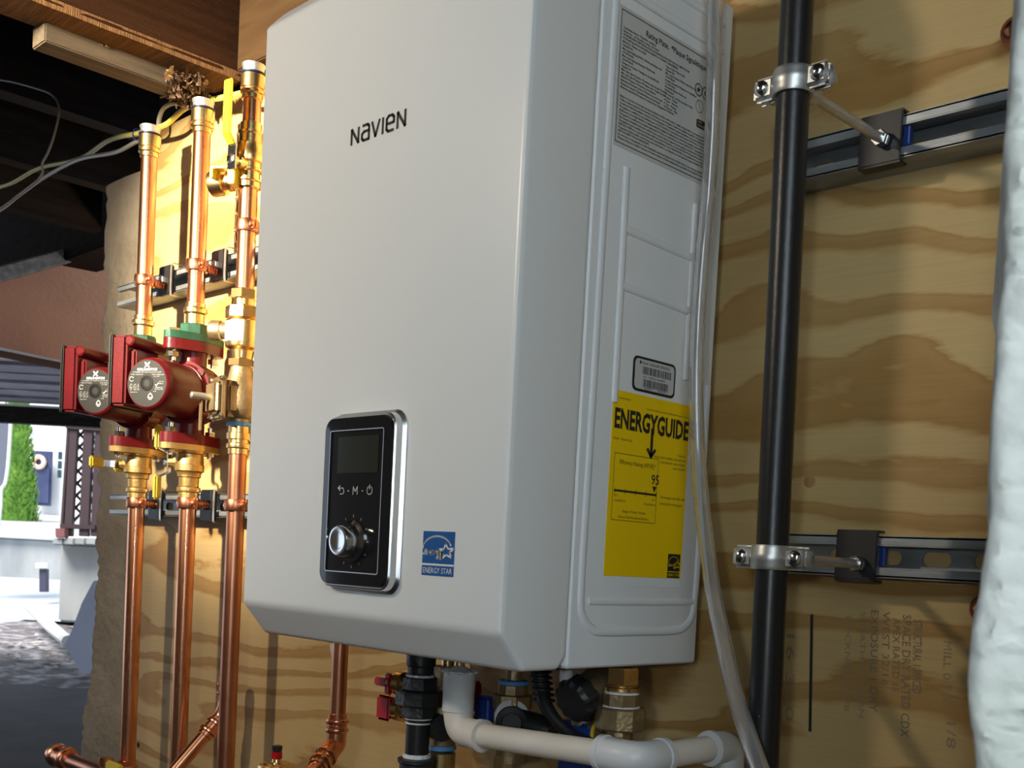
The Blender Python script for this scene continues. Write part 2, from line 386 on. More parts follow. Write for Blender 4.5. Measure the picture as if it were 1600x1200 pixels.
# big old joist running to the wall, sawn lower face
t = T('floor_joist', 'dark brown old joist with rough sawn underside, crossing the top left corner', 'joist', (-.895, -.02, 2.01))
MB().box((-.895, -1.48, 2.17), (.088, 3.05, .32), bev=.003).build('beam', M['joist'], t)
under = MB(); rnd = random.Random(8)
ys = [-3.0+i*.03 for i in range(102)]
vs = []; fs = []
for i, y in enumerate(ys):
    for x, dz in ((-.939, .012), (-.939+rnd.uniform(-.001, .002), -.002), (-.9, -.003+rnd.uniform(-.0015, .0015)), (-.852+rnd.uniform(-.002, .001), -.002), (-.8505, .012)):
        vs.append((x, y, 2.008+dz))
for i in range(len(ys)-1):
    for j in range(4): fs.append((i*5+j, i*5+j+1, i*5+j+6, i*5+j+5))
under.add(vs, fs).build('sawn_face', M['joist_cut'], t)
spl = MB()
for q in range(4):
    a = onZ(150+q*3, 68+q, 2.006); b = onZ(175+q*3+q, 78+q*2, 2.0)
    spl.box((a+b)/2, (.003, .03, .004), rz=.2*q, bev=.001)
spl.build('splinter', M['nest'], t)
# furring strip under the joist
tag(MB().box((-.932, -.15, 1.994), (.05, .262, .035), bev=.002).build('furring_strip', M['furring']), 'short weathered grey furring strip under the old joist, with a cut end', 'board')
# shredded nest material caught between joist and plywood
nb = MB(); rnd = random.Random(11)
for i in range(150):
    u = rnd.random(); v = rnd.random()
    c = onZ(260+u*64, 110+u*16+v*(48-26*abs(u-.35)), 1.978)
    Rm = Matrix.Rotation(rnd.uniform(0, 6), 3, 'Z') @ Matrix.Rotation(rnd.uniform(0, 6), 3, 'X')
    L = rnd.uniform(.014, .034); wd = rnd.uniform(.006, .014)
    pts = []
    for s in range(4):
        cc = Rm @ V((math.sin(s*1.1)*L*.08, (s/3-.5)*L, math.cos(s*1.3)*L*.08)); sd = Rm @ V((wd/2*(1-.25*s), 0, 0))
        pts += [c+cc-sd, c+cc+sd]
    nb.add(pts, [(0, 1, 3, 2), (2, 3, 5, 4), (4, 5, 7, 6)])
o = tag(nb.build('shredded_bark', M['nest'], ang=60), 'clump of shredded brown bark hanging where the old joist meets the plywood', 'debris'); o['kind'] = 'stuff'
# further joists of the dark ceiling to the left
for x, lab in ((-1.45, 'first dark ceiling joist left of the lit old joist'), (-1.95, 'second dark ceiling joist left of the lit old joist'), (-2.45, 'third dark ceiling joist left of the lit old joist'), (-2.95, 'fourth dark ceiling joist left of the lit old joist')):
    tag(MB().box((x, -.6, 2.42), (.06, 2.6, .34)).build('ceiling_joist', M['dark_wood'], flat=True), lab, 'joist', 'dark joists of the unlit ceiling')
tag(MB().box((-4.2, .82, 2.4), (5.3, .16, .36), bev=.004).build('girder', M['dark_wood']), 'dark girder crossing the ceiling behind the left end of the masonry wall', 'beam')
# outer porch ceiling and opening: in a frame turned to the yard
fh = V((-math.sin(YAW), math.cos(YAW), 0)); rh = V((math.cos(YAW), math.sin(YAW), 0))
def yard(d, s, z): return V((CP.x, CP.y, 0))+fh*d+rh*s+EZ*z
def ybox(mb, d, s, z, sd, ss, sz, bev=0, extra=0):
    return mb.box(yard(d, s, z), (ss, sd, sz), rz=YAW+extra, bev=bev)
mb = MB()
pc = T('porch_ceiling', 'brown satin panelled ceiling of the porch, turning to grey boards towards the yard', 'ceiling', yard(6, -3, 2.3))
vsb = MB(); q4 = [atD(-260, 500, 3.9), atD(175, 378, 4.3), atD(185, 596, 5.0), atD(-260, 505, 5.0)]
q4[1] = q4[0]+(q4[1]-q4[0])*1.6; q4[2] = q4[3]+(q4[2]-q4[3])*1.6
vsb.prism(q4, EZ*.03); vsb.build('panel', M['porch_brown'], pc)
vsb = MB(); a_, b__ = atD(-200, 486, 3.88), atD(175, 380, 4.25); z_, x_, y_ = frame(b__-a_, EZ); vsb.box((a_+b__)/2, (.05, .03, (b__-a_).length), M=Matrix((x_, y_, z_)).transposed(), bev=.004); vsb.build('edge_strip', M['galv'], pc)
for k in range(6):
    b = MB(); ybox(b, 7.05+k*.34, -4.9, 2.30-.006*(k % 2)-.012*k, .32, 6.6, .03, bev=.006); b.build('board', M['porch_grey'] if k else M['porch_brown'], pc)
b = MB(); ybox(b, 8.2, -5.6, 2.215, .05, 2.6, .03); ybox(b, 8.35, -4.5, 2.2, .05, .6, .03); ybox(b, 8.25, -4.66, 2.16, .04, .05, .1); b.build('bracket', M['black_plate'], pc)
hb = T('porch_header', 'dark header beam with a pale flashed top edge above the yard opening', 'beam', yard(9, -4, 2.1))
b = MB(); ybox(b, 9.05, -4.9, 2.135, .14, 6.4, .13, bev=.01); b.build('beam', M['dark_wood'], hb)
b = MB(); ybox(b, 8.97, -4.9, 2.205, .06, 6.4, .014, bev=.003); b.build('flashing', M['white_board'], hb)
# ------------------------------------------------------------------ yard
gnd = MB(); rnd = random.Random(4)
N_, W_ = 26, 16; vs = []; fs = []
for i in range(N_+1):
    for j in range(W_+1):
        d = 8.2+i*.22; s = -6+j*.32
        z = .03+max(0, d-8.9)*.045
        if 0 < i < N_: z += rnd.uniform(-.02, .02)
        dd = d+rnd.uniform(-.08, .08)
        vs.append(yard(dd, s, z if d > 8.7 else -.02))
for i in range(N_):
    for j in range(W_): a = i*(W_+1)+j; fs.append((a, a+1, a+W_+2, a+W_+1))
gnd.add(vs, fs); o = struct(gnd.build('ground', M['gravel'], ang=60))
# scattered dead leaves on the gravel
lf = MB()
for i in range(220):
    d = rnd.uniform(9.1, 12.8); s = rnd.uniform(-5.2, -3.4); z = .06+(d-8.9)*.045
    a = rnd.uniform(0, 6); q = .04+.03*rnd.random(); c = yard(d, s, z)
    lf.add([c+V((math.cos(a)*q, math.sin(a)*q, .02)), c+V((-math.sin(a)*q*.5, math.cos(a)*q*.5, .0)), c-V((math.cos(a)*q, math.sin(a)*q, -.015)), c+V((math.sin(a)*q*.5, -math.cos(a)*q*.5, 0.005))], [(0, 1, 2, 3)])
o = tag(lf.build('dead_leaves', mat('dead_leaf', (.34, .27, .24), .8, c2=(.5, .47, .46), scale=1), flat=True), 'dead leaves scattered over the dark gravel outside', 'leaves'); o['kind'] = 'stuff'
b = MB(); b.add([yard(12.5, -9, .22), yard(12.5, -2, .22), yard(17, -2, .5), yard(17, -9, .5)], [(0, 1, 2, 3)]); struct(b.build('road', M['road'], flat=True))
b = MB(); ybox(b, 18.5, -7, .72, .5, 8, .75, bev=.03); kb = T('retaining_wall', 'low grey stone retaining wall across the road, below the tree', 'wall', yard(18.5, -7, .4))
b.build('wall_face', M['stone_pale'], kb)
b = MB(); ybox(b, 18.45, -7, 1.13, .6, 8, .09, bev=.02); b.build('coping', M['white_board'], kb)
b = MB(); b.add([yard(18.7, -30, 1.1), yard(18.7, 4, 1.1), yard(42, 4, 1.9), yard(42, -30, 1.9)], [(0, 1, 2, 3)]); struct(b.build('lawn', M['stone_pale'], flat=True))
# house on the hill
hs = T('neighbour_house', 'overexposed white house front with a blue-grey door, seen through the opening', 'house', yard(41.2, -18, 2))
b = MB(); ybox(b, 41.4, -14, 4.8, .4, 26, 7.0); b.build('house_wall', M['house_white'], hs)
def hp(px, py, d=40.7): return atD(px, py, d)
def face(mb, x0, y0, x1, y1, d, th):
    c = (hp(x0, y0, d)+hp(x1, y1, d))/2; wd = (hp(x1, (y0+y1)/2, d)-hp(x0, (y0+y1)/2, d)).dot(rh); ht = hp((x0+x1)/2, y0, d).z-hp((x0+x1)/2, y1, d).z
    mb.box(c, (abs(wd), th, abs(ht)), rz=YAW, bev=.01); return mb
dr = face(MB(), 49, 705, 81, 790, 40.72, .08).build('door', M['door_blue'], hs)
face(MB(), 53, 730, 77, 786, 40.66, .03).build('door_glass', M['door_blue'], dr)
for k in range(3):
    face(MB(), 91.5-k*.6, 706+k*14.3, 97-k*.6, 718+k*14.3, 40.72, .08).build('sidelight_pane', M['glass_dark'], hs)
for k in range(4):
    face(MB(), 62-k*2, 812+k*10, 100+k*3, 820+k*10, 40.2-k*.4, .4).build('step', M['stone_pale'], hs)
wc = hp(60.5, 722, 40.55)
wr = MB().tube([wc+rh*(math.cos(a)*.19)+EZ*(math.sin(a)*.19) for a in [2*math.pi*k/20 for k in range(20)]], .085, 10, closed=True)
tag(wr.build('wreath', M['wreath']), 'round pale orange wreath hanging on the blue-grey house door', 'wreath')
rl = T('stair_railing', 'thin dark railing beside the steps below the house door', 'railing', yard(40, -18, 2))
for k in range(6):
    a = hp(55+k*2.2, 806+k*1.5, 40); MB().cyl(a, a-EZ*.75, .018, 6).build('baluster', M['rail_iron'], rl)
MB().cyl(hp(52, 803, 40), hp(67, 815, 40), .025, 6).build('handrail', M['rail_iron'], rl)
# arborvitae: foliage sprays on a conical body
tr = T('arborvitae', 'tall bright green conical arborvitae standing in front of the white house', 'tree', atD(25, 850, 30))
tb = atD(25, 850, 30); tt = atD(30, 520, 30)
fol = MB(); rnd = random.Random(21)
H = tt.z-tb.z
ax = (tt-tb)/H
def rad(h): t = h/H; return (.20+.80*t)*.0+(.56*(1-t)**.8*(.75 if t < .05 else 1)+.03)
fol.lathe(tb, tt-tb, [(0, .3)]+[(H*t, rad(H*t)*.8) for t in (.04, .2, .4, .6, .8, .97)]+[(H, 0)], 14)
for i in range(2600):
    h = H*(1-math.sqrt(rnd.random()))*.98; a = rnd.uniform(0, 2*math.pi); r = rad(h)*rnd.uniform(.82, 1.1)
    c = tb+ax*h+rh*(math.cos(a)*r)+fh*(math.sin(a)*r); o_ = rh*math.cos(a)+fh*math.sin(a); tn = EZ.cross(o_)
    L = rnd.uniform(.07, .16); q = rnd.uniform(.25, .5)*L
    tip = c+o_*L*.35+EZ*L*.9
    fol.add([c-tn*q, c+tn*q, tip+tn*q*.5, tip-tn*q*.5], [(0, 1, 2, 3)])
o = fol.build('foliage', M['leaf'], tr, ang=20); o['kind'] = 'stuff'
MB().cyl(tb-EZ*.35, tb+EZ*.3, .08, 8).build('trunk', M['dark_wood'], tr)
# hanging grey sheet with white binding at the left edge
sh = T('hanging_sheet', 'grey sheet with a white bound edge hanging at the left of the opening', 'sheet', atD(0, 720, 14))
pl = [(-60, 640), (18, 640), (17, 655), (15, 690), (12, 730), (8, 755), (2, 765), (1, 790), (-3, 830), (-60, 850)]
MB().prism([atD(x, y, 14) for x, y in pl], fh*.02).build('sheet', mat('grey_sheet', (.12, .13, .17), .7), sh)
MB().tube([atD(x, y, 13.98) for x, y in pl[1:-1]], .022, 8, 3).build('binding', M['white_board'], sh)
# porch lattice: posts, rails, slats
lt = T('porch_lattice', 'dark brown porch lattice screen with posts, right of the white house', 'lattice', atD(130, 850, 12))
def bar(mb, x0, y0, x1, y1, d, th, wd):
    a, b_ = atD(x0, y0, d), atD(x1, y1, d); z, x, y = frame(b_-a, fh)
    Mx = Matrix((y, x, z)).transposed(); mb.box((a+b_)/2, (wd, th, (b_-a).length), M=Mx, bev=.004); return mb
for (xa, xb, wd) in ((109, 97, .03), (117.5, 107.5, .085), (140, 132, .10), (158, 150, .10)):
    bar(MB(), xa, 655, xb, 838, 12, .06, wd).build('post', M['lattice'], lt)
bar(MB(), 104, 666, 165, 671, 11.97, .05, .05).build('rail', M['lattice'], lt)
bar(MB(), 95, 822, 150, 824, 11.97, .05, .05).build('rail', M['lattice'], lt)
for k in range(-1, 7):
    for sgn in (1, -1):
        y0 = 662+k*19; xL = 110-(y0-660)*.07; xR = 158-(y0-660)*.055
        b = MB(); bar(b, xL, y0 if sgn > 0 else y0+52, xR, y0+52 if sgn > 0 else y0, 12.06+.012*sgn, .012, .028)
        b.build('slat', M['lattice'], lt)
# stone plinth under the lattice
st = T('porch_plinth', 'pale stained stone plinth carrying the brown porch lattice', 'plinth', atD(112, 960, 12.1))
b = MB(); c0, c1 = atD(94, 860, 12.1), atD(170, 860, 12.1)
zz0, zz1 = .25, atD(110, 850, 12.1).z
b.box(((c0+c1)/2).xy.to_3d()+EZ*(zz0+zz1)/2+fh*.15, ((c1-c0).length, .3, zz1-zz0), rz=YAW, bev=.02); b.build('plinth_wall', M['stone_pale'], st)
for k in range(4):
    a = atD(93+k*17, 846, 12.05); b = MB(); b.box(a+rh*.055+EZ*.0, (.112, .34, .075), rz=YAW, bev=.012); b.build('cap_stone', M['stone_pale'], st)
b = MB(); bar(b, 97, 826, 97, 840, 11.9, .10, .10); b.build('block', mat('red_block', (.22, .08, .08), .7), st)
mbx = T('mail_post', 'short dark post with a pale cap standing at the roadside', 'post', atD(68, 925, 14))
bar(MB(), 69, 889, 69, 925, 14, .08, .09).build('post', M['rail_iron'], mbx)
bar(MB(), 69, 880, 69, 888, 14, .16, .15).build('cap', M['white_board'], mbx)
tag(MB().tube([atD(x, y, d) for x, y, d in ((43, 944, 11.9), (60, 960, 11.4), (80, 980, 10.7), (106, 1002, 10.0))], .055, 8, 5).build('white_pipe', M['white_board']), 'curved white pipe lying on the gravel outside', 'pipe')
tp = [(101, 1008), (112, 985), (128, 942), (146, 908), (165, 905), (165, 1040), (132, 1054), (124, 1048)]
tag(MB().prism([atD(x, y, 9.35-(y-905)*.001) for x, y in tp], fh*.03).build('leaning_sheet', M['tarp']), 'pale grey-blue sheet leaning behind the ragged masonry edge outside', 'sheet')
# near whitewashed masonry at the right edge
def near_stone():
    sil = [(1596, -160), (1593, -60), (1590, 0), (1586, 40), (1581, 85), (1579, 140), (1572, 190), (1570, 230), (1574, 270), (1573, 310), (1569, 345), (1571, 385), (1569, 420), (1562, 465), (1558, 520), (1556, 570), (1552, 620), (1549, 690), (1547, 740), (1549, 790), (1543, 840), (1535, 890), (1529, 940), (1520, 985), (1515, 1030), (1512, 1080), (1515, 1120), (1521, 1160), (1525, 1210), (1520, 1290), (1526, 1400), (1515, 1600), (1520, 2000)]
    P = cat([atD(x, y, .42) for x, y in sil], 4); rnd = random.Random(2); mb = MB(); vs = []; fs = []
    prof = [(.0, .30), (.0, .20), (.0, .10), (.0, .04), (0, .010)]+[(.008*(1-math.cos(a_)), .010-.008*math.sin(a_)) for a_ in (.4, .8, 1.2, 1.57)]+[(x_, .002-.0015*((x_*300) % 2)) for x_ in (.014, .02, .027, .035, .045, .06, .08, .11, .15, .20)]+[(.20, .30)]; n = len(prof)
    P.append(V((P[-1].x, P[-1].y, 0)))
    for i, p in enumerate(P):
        sf = (p-CP); sf.z = 0; sf.normalize(); sr = V((sf.y, -sf.x, 0))
        for k, (x, y) in enumerate(prof):
            j = rnd.uniform(-.0022, .0022) if x > .004 else rnd.uniform(-.0005, .0005)
            vs.append(p+sr*(x+j*.5)+sf*(y+j))
    for i in range(len(P)-1):
        for k in range(n): k2 = (k+1) % n; fs.append((i*n+k, i*n+k2, (i+1)*n+k2, (i+1)*n+k))
    fs += [tuple(range(n)), tuple((len(P)-1)*n+k for k in range(n))]
    mb.add(vs, fs); return mb.build('wall_front', M['whitewash'], ang=60)
struct(near_stone())
# ------------------------------------------------------------------ water heater
HZ = 1.1
wh = T('water_heater', 'large white wall-hung tankless water heater with a black control panel', 'water heater', (0, -.15, HZ))
def prismbev(poly, x0, x1, bev, seg=3):
    """polygon in (y,z) extruded along X with bevelled edges"""
    bm = bmesh.new(); a = [bm.verts.new((x0, y, z)) for y, z in poly]; b = [bm.verts.new((x1, y, z)) for y, z in poly]
    bm.faces.new(a); bm.faces.new(b[::-1]); n = len(poly)
    for k in range(n): bm.faces.new((a[k], b[k], b[(k+1) % n], a[(k+1) % n]))
    bmesh.ops.recalc_face_normals(bm, faces=bm.faces[:])
    bmesh.ops.bevel(bm, geom=bm.edges[:], offset=bev, segments=seg, affect='EDGES', profile=.6)
    return bm
fc = MB(); fc.bm(prismbev([(-.300, HZ+.036), (-.300, HZ+.692), (-.279, HZ+.7155), (-.242, HZ+.748), (-.2105, HZ+.756), (-.2105, HZ+.014), (-.221, HZ+.0005), (-.270, HZ+.0005)], -.22, .22, .0065, 4))
fc.build('front_cover', M['enamel'], wh, ang=30)
bc = MB(); bc.bm(prismbev([(-.2095, HZ+.001), (-.2095, HZ+.70), (-.004, HZ+.70), (-.004, HZ+.001)], -.2188, .2188, .005, 3))
bc.box((0, -.222, HZ+.35), (.428, .026, .69))
bc.build('back_case', M['enamel_side'], wh, ang=30)
MB().box((0, .0005, HZ+.35), (.40, .007, .62)).build('mounting_plate', M['galv'], wh)
# embossed ribs on the right side
SX = .2186
def rib(pts, r=.0048):
    mb = MB(); P = [V((SX, y, HZ+z)) for y, z in pts]; mb.tube(P, r, 10, 5)
    for q in mb.v: q.x = SX+(q.x-SX)*.55
    mb.build('rib', M['enamel_side'], wh, ang=60)
rib([(-.191, .635), (-.1925, .40), (-.194, .20), (-.195, .075), (-.190, .052), (-.178, .041), (-.162, .0372), (-.10, .037), (-.045, .0375), (-.026, .042), (-.016, .052), (-.0125, .068), (-.011, .12), (-.0115, .30)])
rib([(-.184, .0667), (-.10, .067), (-.0145, .068)], .004)
rib([(-.163, .487), (-.1622, .43), (-.1618, .375), (-.1618, .262)])
rib([(-.160, .4294), (-.10, .4275), (-.0513, .4263)])
rib([(-.160, .375), (-.10, .373), (-.0514, .3709)])
rib([(-.0512, .481), (-.0512, .43), (-.051, .30)])
rib([(-.191, .636), (-.188, .645), (-.18, .648), (-.12, .648), (-.055, .6485), (-.02, .6485)])
rib([(-.17, .676), (-.11, .676), (-.02, .676)])
# labels on the side: each a thin part with its print as sub-parts
def side(y, z): return V((SX+.0006, y, HZ+z))
def label_side(name, m, y0, z0, y1, z1, label, th=.0004, x=SX, rc=0):
    mb = MB(); mb.box((x+th/2+.0002, (y0+y1)/2, HZ+(z0+z1)/2), (th, y1-y0, z0-z1), bev=0)
    o = mb.build(name, m, wh, flat=True); o['label'] = label; return o
XX = SX+.0008
eg = label_side('energy_label', M['yellow_label'], -.1640, .2745, -.0405, .0925, 'bright yellow energy rating sheet with black print', th=.0005)
def sp(y, z): return V((XX, y, HZ+z))
text('ENERGYGUIDE', sp(-.1615, .2385), EY, EZ, .0182, M['ink'], eg, width=.119, bold=.035, off=.0002)
ar = MB(); ar.stroke(sp(-.1015, .2385), EY, EZ, [(0, .004), (0, -.022)], .0021); ar.stroke(sp(-.1015, .2385), EY, EZ, [(-.006, -.0165), (0, -.0235), (.006, -.0165)], .0018); ar.build('arrow', M['ink'], eg, flat=True)
text('U.S. Government', sp(-.161, .2665), EY, EZ, .0022, M['ink'], eg, off=.0002)
text('Federal law prohibits removal of this label before consumer purchase', sp(-.042, .2610), EY, EZ, .0018, M['ink'], eg, width=.070, align='RIGHT', off=.0002)
text('Boiler - Natural Gas', sp(-.161, .2265), EY, EZ, .0024, M['ink'], eg, off=.0002)
text('Model No.\nModel: NCB-190/080H, NCB-240/110H\nNCB-240/130H, NCB-190/080H\nNCB-150/060H', sp(-.044, .2195), EY, EZ, .0022, M['ink'], eg, align='RIGHT', spacing=1.45, off=.0002)
bxm = MB(); bxm.stroke(sp(-.1575, .2135), EY, EZ, [(0, 0), (.0685, 0), (.0685, -.0655), (0, -.0655)], .0003, True)
bxm.stroke(sp(-.155, .177), EY, EZ, [(0, 0), (.0655, 0)], .0011)
for k in range(5): bxm.stroke(sp(-.155+k*.0163, .177), EY, EZ, [(0, -.003), (0, .003)], .0003)
bxm.add([sp(-.0965, .1855), sp(-.0895, .1855), sp(-.093, .1790)], [(0, 1, 2)])
bxm.build('scale_diagram', M['ink'], eg, flat=True)
text('Efficiency Rating (AFUE)*', sp(-.150, .2035), EY, EZ, .0042, M['ink'], eg, width=.056, off=.0002)
text('95', sp(-.0992, .1875), EY, EZ, .0098, M['ink'], eg, width=.0125, bold=.01, off=.0002)
text('82.0\nLeast Efficient', sp(-.155, .1712), EY, EZ, .0022, M['ink'], eg, spacing=1.5, off=.0002)
text('95.5\nMost Efficient', sp(-.0905, .1705), EY, EZ, .0022, M['ink'], eg, align='RIGHT', spacing=1.5, off=.0002)
text('Range of Similar Models\nNatural Gas-Residential Boilers', sp(-.1235, .1560), EY, EZ, .0026, M['ink'], eg, align='CENTER', spacing=1.5, off=.0002)
text('For energy cost info, visit\nproductinfo.energy.gov', sp(-.083, .1745), EY, EZ, .0028, M['ink'], eg, spacing=1.6, off=.0002)
def arc(cx, cy, r, a0, a1, n=14): return [(cx+r*math.cos(math.radians(a0+(a1-a0)*k/n)), cy+r*math.sin(math.radians(a0+(a1-a0)*k/n))) for k in range(n+1)]
def star(cx, cy, r, rot=90, q=.42): return [(cx+(r if k % 2 == 0 else r*q)*math.cos(math.radians(rot+36*k)), cy+(r if k % 2 == 0 else r*q)*math.sin(math.radians(rot+36*k))) for k in range(10)]
def estar(O, ex, ey, wd, ht, base, ink, parent, big):
    """square energy mark: arc, script word, star, and a band of capitals"""
    nrm = ex.cross(ey)
    k = wd/100; mb = MB(); P = O+nrm*.0003
    sc = lambda pts: [(x*k, y*k*.62*ht/wd/.917) for x, y in pts]
    hw = k*2.0
    mb.stroke(P, ex, ey, sc(arc(47, -62, 46, 172, 22, 20)), hw)
    mb.stroke(P, ex, ey, sc(star(76, -66, 27, 96, .40)), hw, True)
    mb.stroke(P, ex, ey, sc([(3, -76), (9, -75), (14, -66), (11, -61), (8, -67), (9, -76), (15, -77), (19, -68), (20, -76), (22, -68), (26, -66), (27, -76), (31, -75), (35, -67), (32, -65), (31, -72), (35, -75), (39, -67), (39, -73), (43, -66), (46, -67)]), hw*.9)
    mb.stroke(P, ex, ey, sc([(53, -66), (48, -67), (48, -75), (53, -74), (55, -66), (53, -86), (48, -91), (46, -86), (58, -77), (60, -67), (62, -75), (66, -67), (62, -89), (57, -92), (57, -87), (68, -77)]), hw*.9)
    mb.stroke(P, ex, ey, sc([(0, -111), (100, -111)]), hw)
    mb.build('emblem', ink, parent, flat=True)
    text('ENERGY STAR', O+ex*(wd*.04)-ey*(ht*.945), ex, ey, ht*.125, ink, parent, width=wd*.92, off=.0004)
bx = MB(); bx.box(sp(-.0535, .1055)+EX*.0001, (.0003, .0205, .025)); bb = bx.build('energy_mark', M['ink'], eg, flat=True)
# print on a sub-part stays with the label
estar(sp(-.0636, .118)+EX*.0002, EY, EZ, .0202, .0248, None, M['yellow_label'], eg, False)
# model plate with black rounded rim and bar codes
def rrect(w_, h_, r, n=5):
    out = []
    for cx, cy, a0 in ((w_/2-r, h_/2-r, 0), (-w_/2+r, h_/2-r, 90), (-w_/2+r, -h_/2+r, 180), (w_/2-r, -h_/2+r, 270)):
        out += [(cx+r*math.cos(math.radians(a0+90*k/n)), cy+r*math.sin(math.radians(a0+90*k/n))) for k in range(n+1)]
    return out
mc = V((SX+.0002, -.1030, HZ+.2951))
ml = MB().prism([mc+EY*y+EZ*z for y, z in rrect(.0680, .0345, .006)], EX*.0006).build('model_label', M['ink'], wh, flat=True); ml['label'] = 'small model plate with a black rounded rim and bar codes'
MB().prism([mc+EX*.0006+EY*y+EZ*z for y, z in rrect(.0625, .0295, .0045)], EX*.0004).build('label_paper', M['paper'], ml, flat=True)
bc_ = MB(); rnd = random.Random(6); mo = mc+EX*.0012
for z0, z1, ya, yb in ((.0005, .0080, -.020, .026), (-.0120, -.0045, -.0185, .0215)):
    y = ya
    while y < yb:
        wv = rnd.choice((.0005, .0005, .0009, .0013))
        bc_.add([mo+EY*y+EZ*z0, mo+EY*(y+wv)+EZ*z0, mo+EY*(y+wv)+EZ*z1, mo+EY*y+EZ*z1], [(0, 1, 2, 3)]); y += wv+rnd.choice((.0005, .0009))
bc_.add([mo+EY*(-.0250)+EZ*.0100, mo+EY*(-.0225)+EZ*.0100, mo+EY*(-.0225)+EZ*.0128, mo+EY*(-.0250)+EZ*.0128], [(0, 1, 2, 3)])
bc_.build('bar_code', M['ink'], ml, flat=True)
text('Model : NCB-240/130H(NG)', mo+EY*-.0215+EZ*.0100, EY, EZ, .0026, M['ink'], ml, width=.044, off=.0001)
text('SN :  7405X2138300971', mo+EY*-.0185+EZ*-.0032, EY, EZ, .0019, M['ink'], ml, width=.036, off=.0001)
text('* 064204        064205 *', mo+EY*-.019+EZ*-.0140, EY, EZ, .0017, M['ink'], ml, width=.040, off=.0001)
# rating plate
rp = label_side('rating_plate', M['paper'], -.1852, .6330, -.036, .5030, 'large grey rating plate densely printed in black', th=.0004)
def rpt(y, z): return V((SX+.0008, y, HZ+z))
fr = MB(); fr.stroke(rpt(-.1825, .6295), EY, EZ, [(0, 0), (.1435, 0), (.1435, -.1225), (0, -.1225)], .0004, True)
fr.build('border', M['ink'], rp, flat=True)
text('Rating Plate,  *Plaque Signal\u00e9tique', rpt(-.1465, .6175), EY, EZ, .0054, M['ink'], rp, width=.098, bold=.012, off=.0002)
LT = '''Combination Boiler, *Chaudi\u00e8re combin\u00e9e
Navien Inc.   20 Goodyear, Irvine, CA 92618
FOR EITHER DIRECT VENT INSTALLATION OR FOR INSTALLATION USING INDOOR COMBUSTION AIR
*POUR INSTALLATION A EVACUATION DIRECTE OU UTILISANT L'AIR INTERIEUR
Model No., *Num\u00e9ro de mod\u00e8le
NCB-240/130H
Max. Input Rating (DHW), *D\u00e9bit calorifique max.
199,900 Btu/h
Max. Input Rating (Heating), *D\u00e9bit max.
120,000 Btu/h
Category of heater, *Cat\u00e9gorie du chauffe-eau
Category IV
Max. Inlet Gas Pressure, *Pression max. de gaz d'entr\u00e9e
Min. Inlet Gas Pressure, *Pression min. de gaz d'entr\u00e9e
Manifold Pressure, *Pression \u00e0 la tubulure
Maximum Working Pressure, *Pression de service max.
Electrical rating, *Caract\u00e9ristiques \u00e9lectriques
Minimum clearances for adjacent constructions, *D\u00e9gagement minimum'''
RT = '''Type of Gas, *Type de Gaz
Natural Gas
Min. Input Rating, *D\u00e9bit calorifique min.
18,000 Btu/h
Heating Capacity, *Puissance de chauffage
110,000 Btu/h
Net AHRI Rating, *Indice net
96,000 Btu/h
120 Volts AC, 60 Hz, Less than 4 Amps
0" Sides   *C\u00f4t\u00e9s
0" Rear   *Arri\u00e8re
9" Top   *Dessus
12" Bottom   *Bas'''
BT = '''Failure to use the correct gas can cause problems which could result in death, serious injury or property damage.
*Utiliser un gaz non approprie peut entrainer des blessures ou des dommages. Consult your installation manual for more information.
Consult your Navien installation manual for more information. *Consultez le manuel d'installation pour plus d'information.
The appliance is certified for use at altitudes up to 10,100 ft (3,078 m) in accordance with the latest CAN/CGA-2.17 Gas-fired
Appliances for use at High Altitudes. In Canada certified for installation at altitudes up to 4,500 ft, the installation must meet codes.
*Cet appareil est certifi\u00e9 pour une altitude allant jusqu'\u00e0 10 100 pi en conformit\u00e9 avec la norme CAN/CGA-2.17, Appareils au gaz.
*Au Canada, l'installation doit \u00eatre conforme aux codes locaux en vigueur et aux exigences du fabricant de l'appareil.
This appliance must be installed in accordance with local codes. In the absence of local codes follow the National Fuel Gas Code,
ANSI Z223.1/NFPA 54, or the Natural Gas and Propane Installation Code, CAN/CSA B149.1, the manufactured home standard.
*L'appareil doit \u00eatre install\u00e9 conform\u00e9ment aux codes locaux ou, en l'absence, au code national du gaz combustible Z223.1
FOR YOUR SAFETY  *POUR VOTRE SECURITE
Do not store or use gasoline or other flammable, vapors and liquids in the vicinity of this or any other gas appliance.
*Ne pas entreposer ni utiliser d'essence ou d'autres vapeurs et liquides inflammables a proximite de cet appareil ou autre.'''
def lines(txt, y, z, pitch, h, wmax):
    for i, ln in enumerate(txt.split('\n')):
        wd = min(wmax, len(ln)*h*.66)
        mbs.add(*(lambda q: (q.v, q.f))(text(ln, rpt(y, z-i*pitch), EY, EZ, h, None, None, width=wd, off=.0002, res=1, bold=.022)))
mbs = MB()
lines(LT, -.1795, .6130, .00325, .0019, .125)
lines(RT, -.1135, .5995, .00325, .0019, .055)
lines(BT, -.1795, .5495, .00325, .0019, .138)
mbs.build('lettering', M['ink'], rp, flat=True)
em = MB()
for (cy, cz, r) in ((-.0585, .5955, .0062), (-.0465, .5955, .0062)):
    em.stroke(rpt(cy, cz), EY, EZ, arc(0, 0, r, 0, 360, 20), .0004); em.stroke(rpt(cy, cz), EY, EZ, arc(0, 0, r*.82, 0, 360, 20), .0002)
    em.add([rpt(cy+a, cz+b) for a, b in star(0, 0, r*.6)], [tuple(range(10))])
em.stroke(rpt(-.0555, .5795), EY, EZ, arc(0, 0, .0062, 0, 360, 20), .0003); em.stroke(rpt(-.0555, .5795), EY, EZ, [(-.003, .005), (.003, -.005)], .0003)
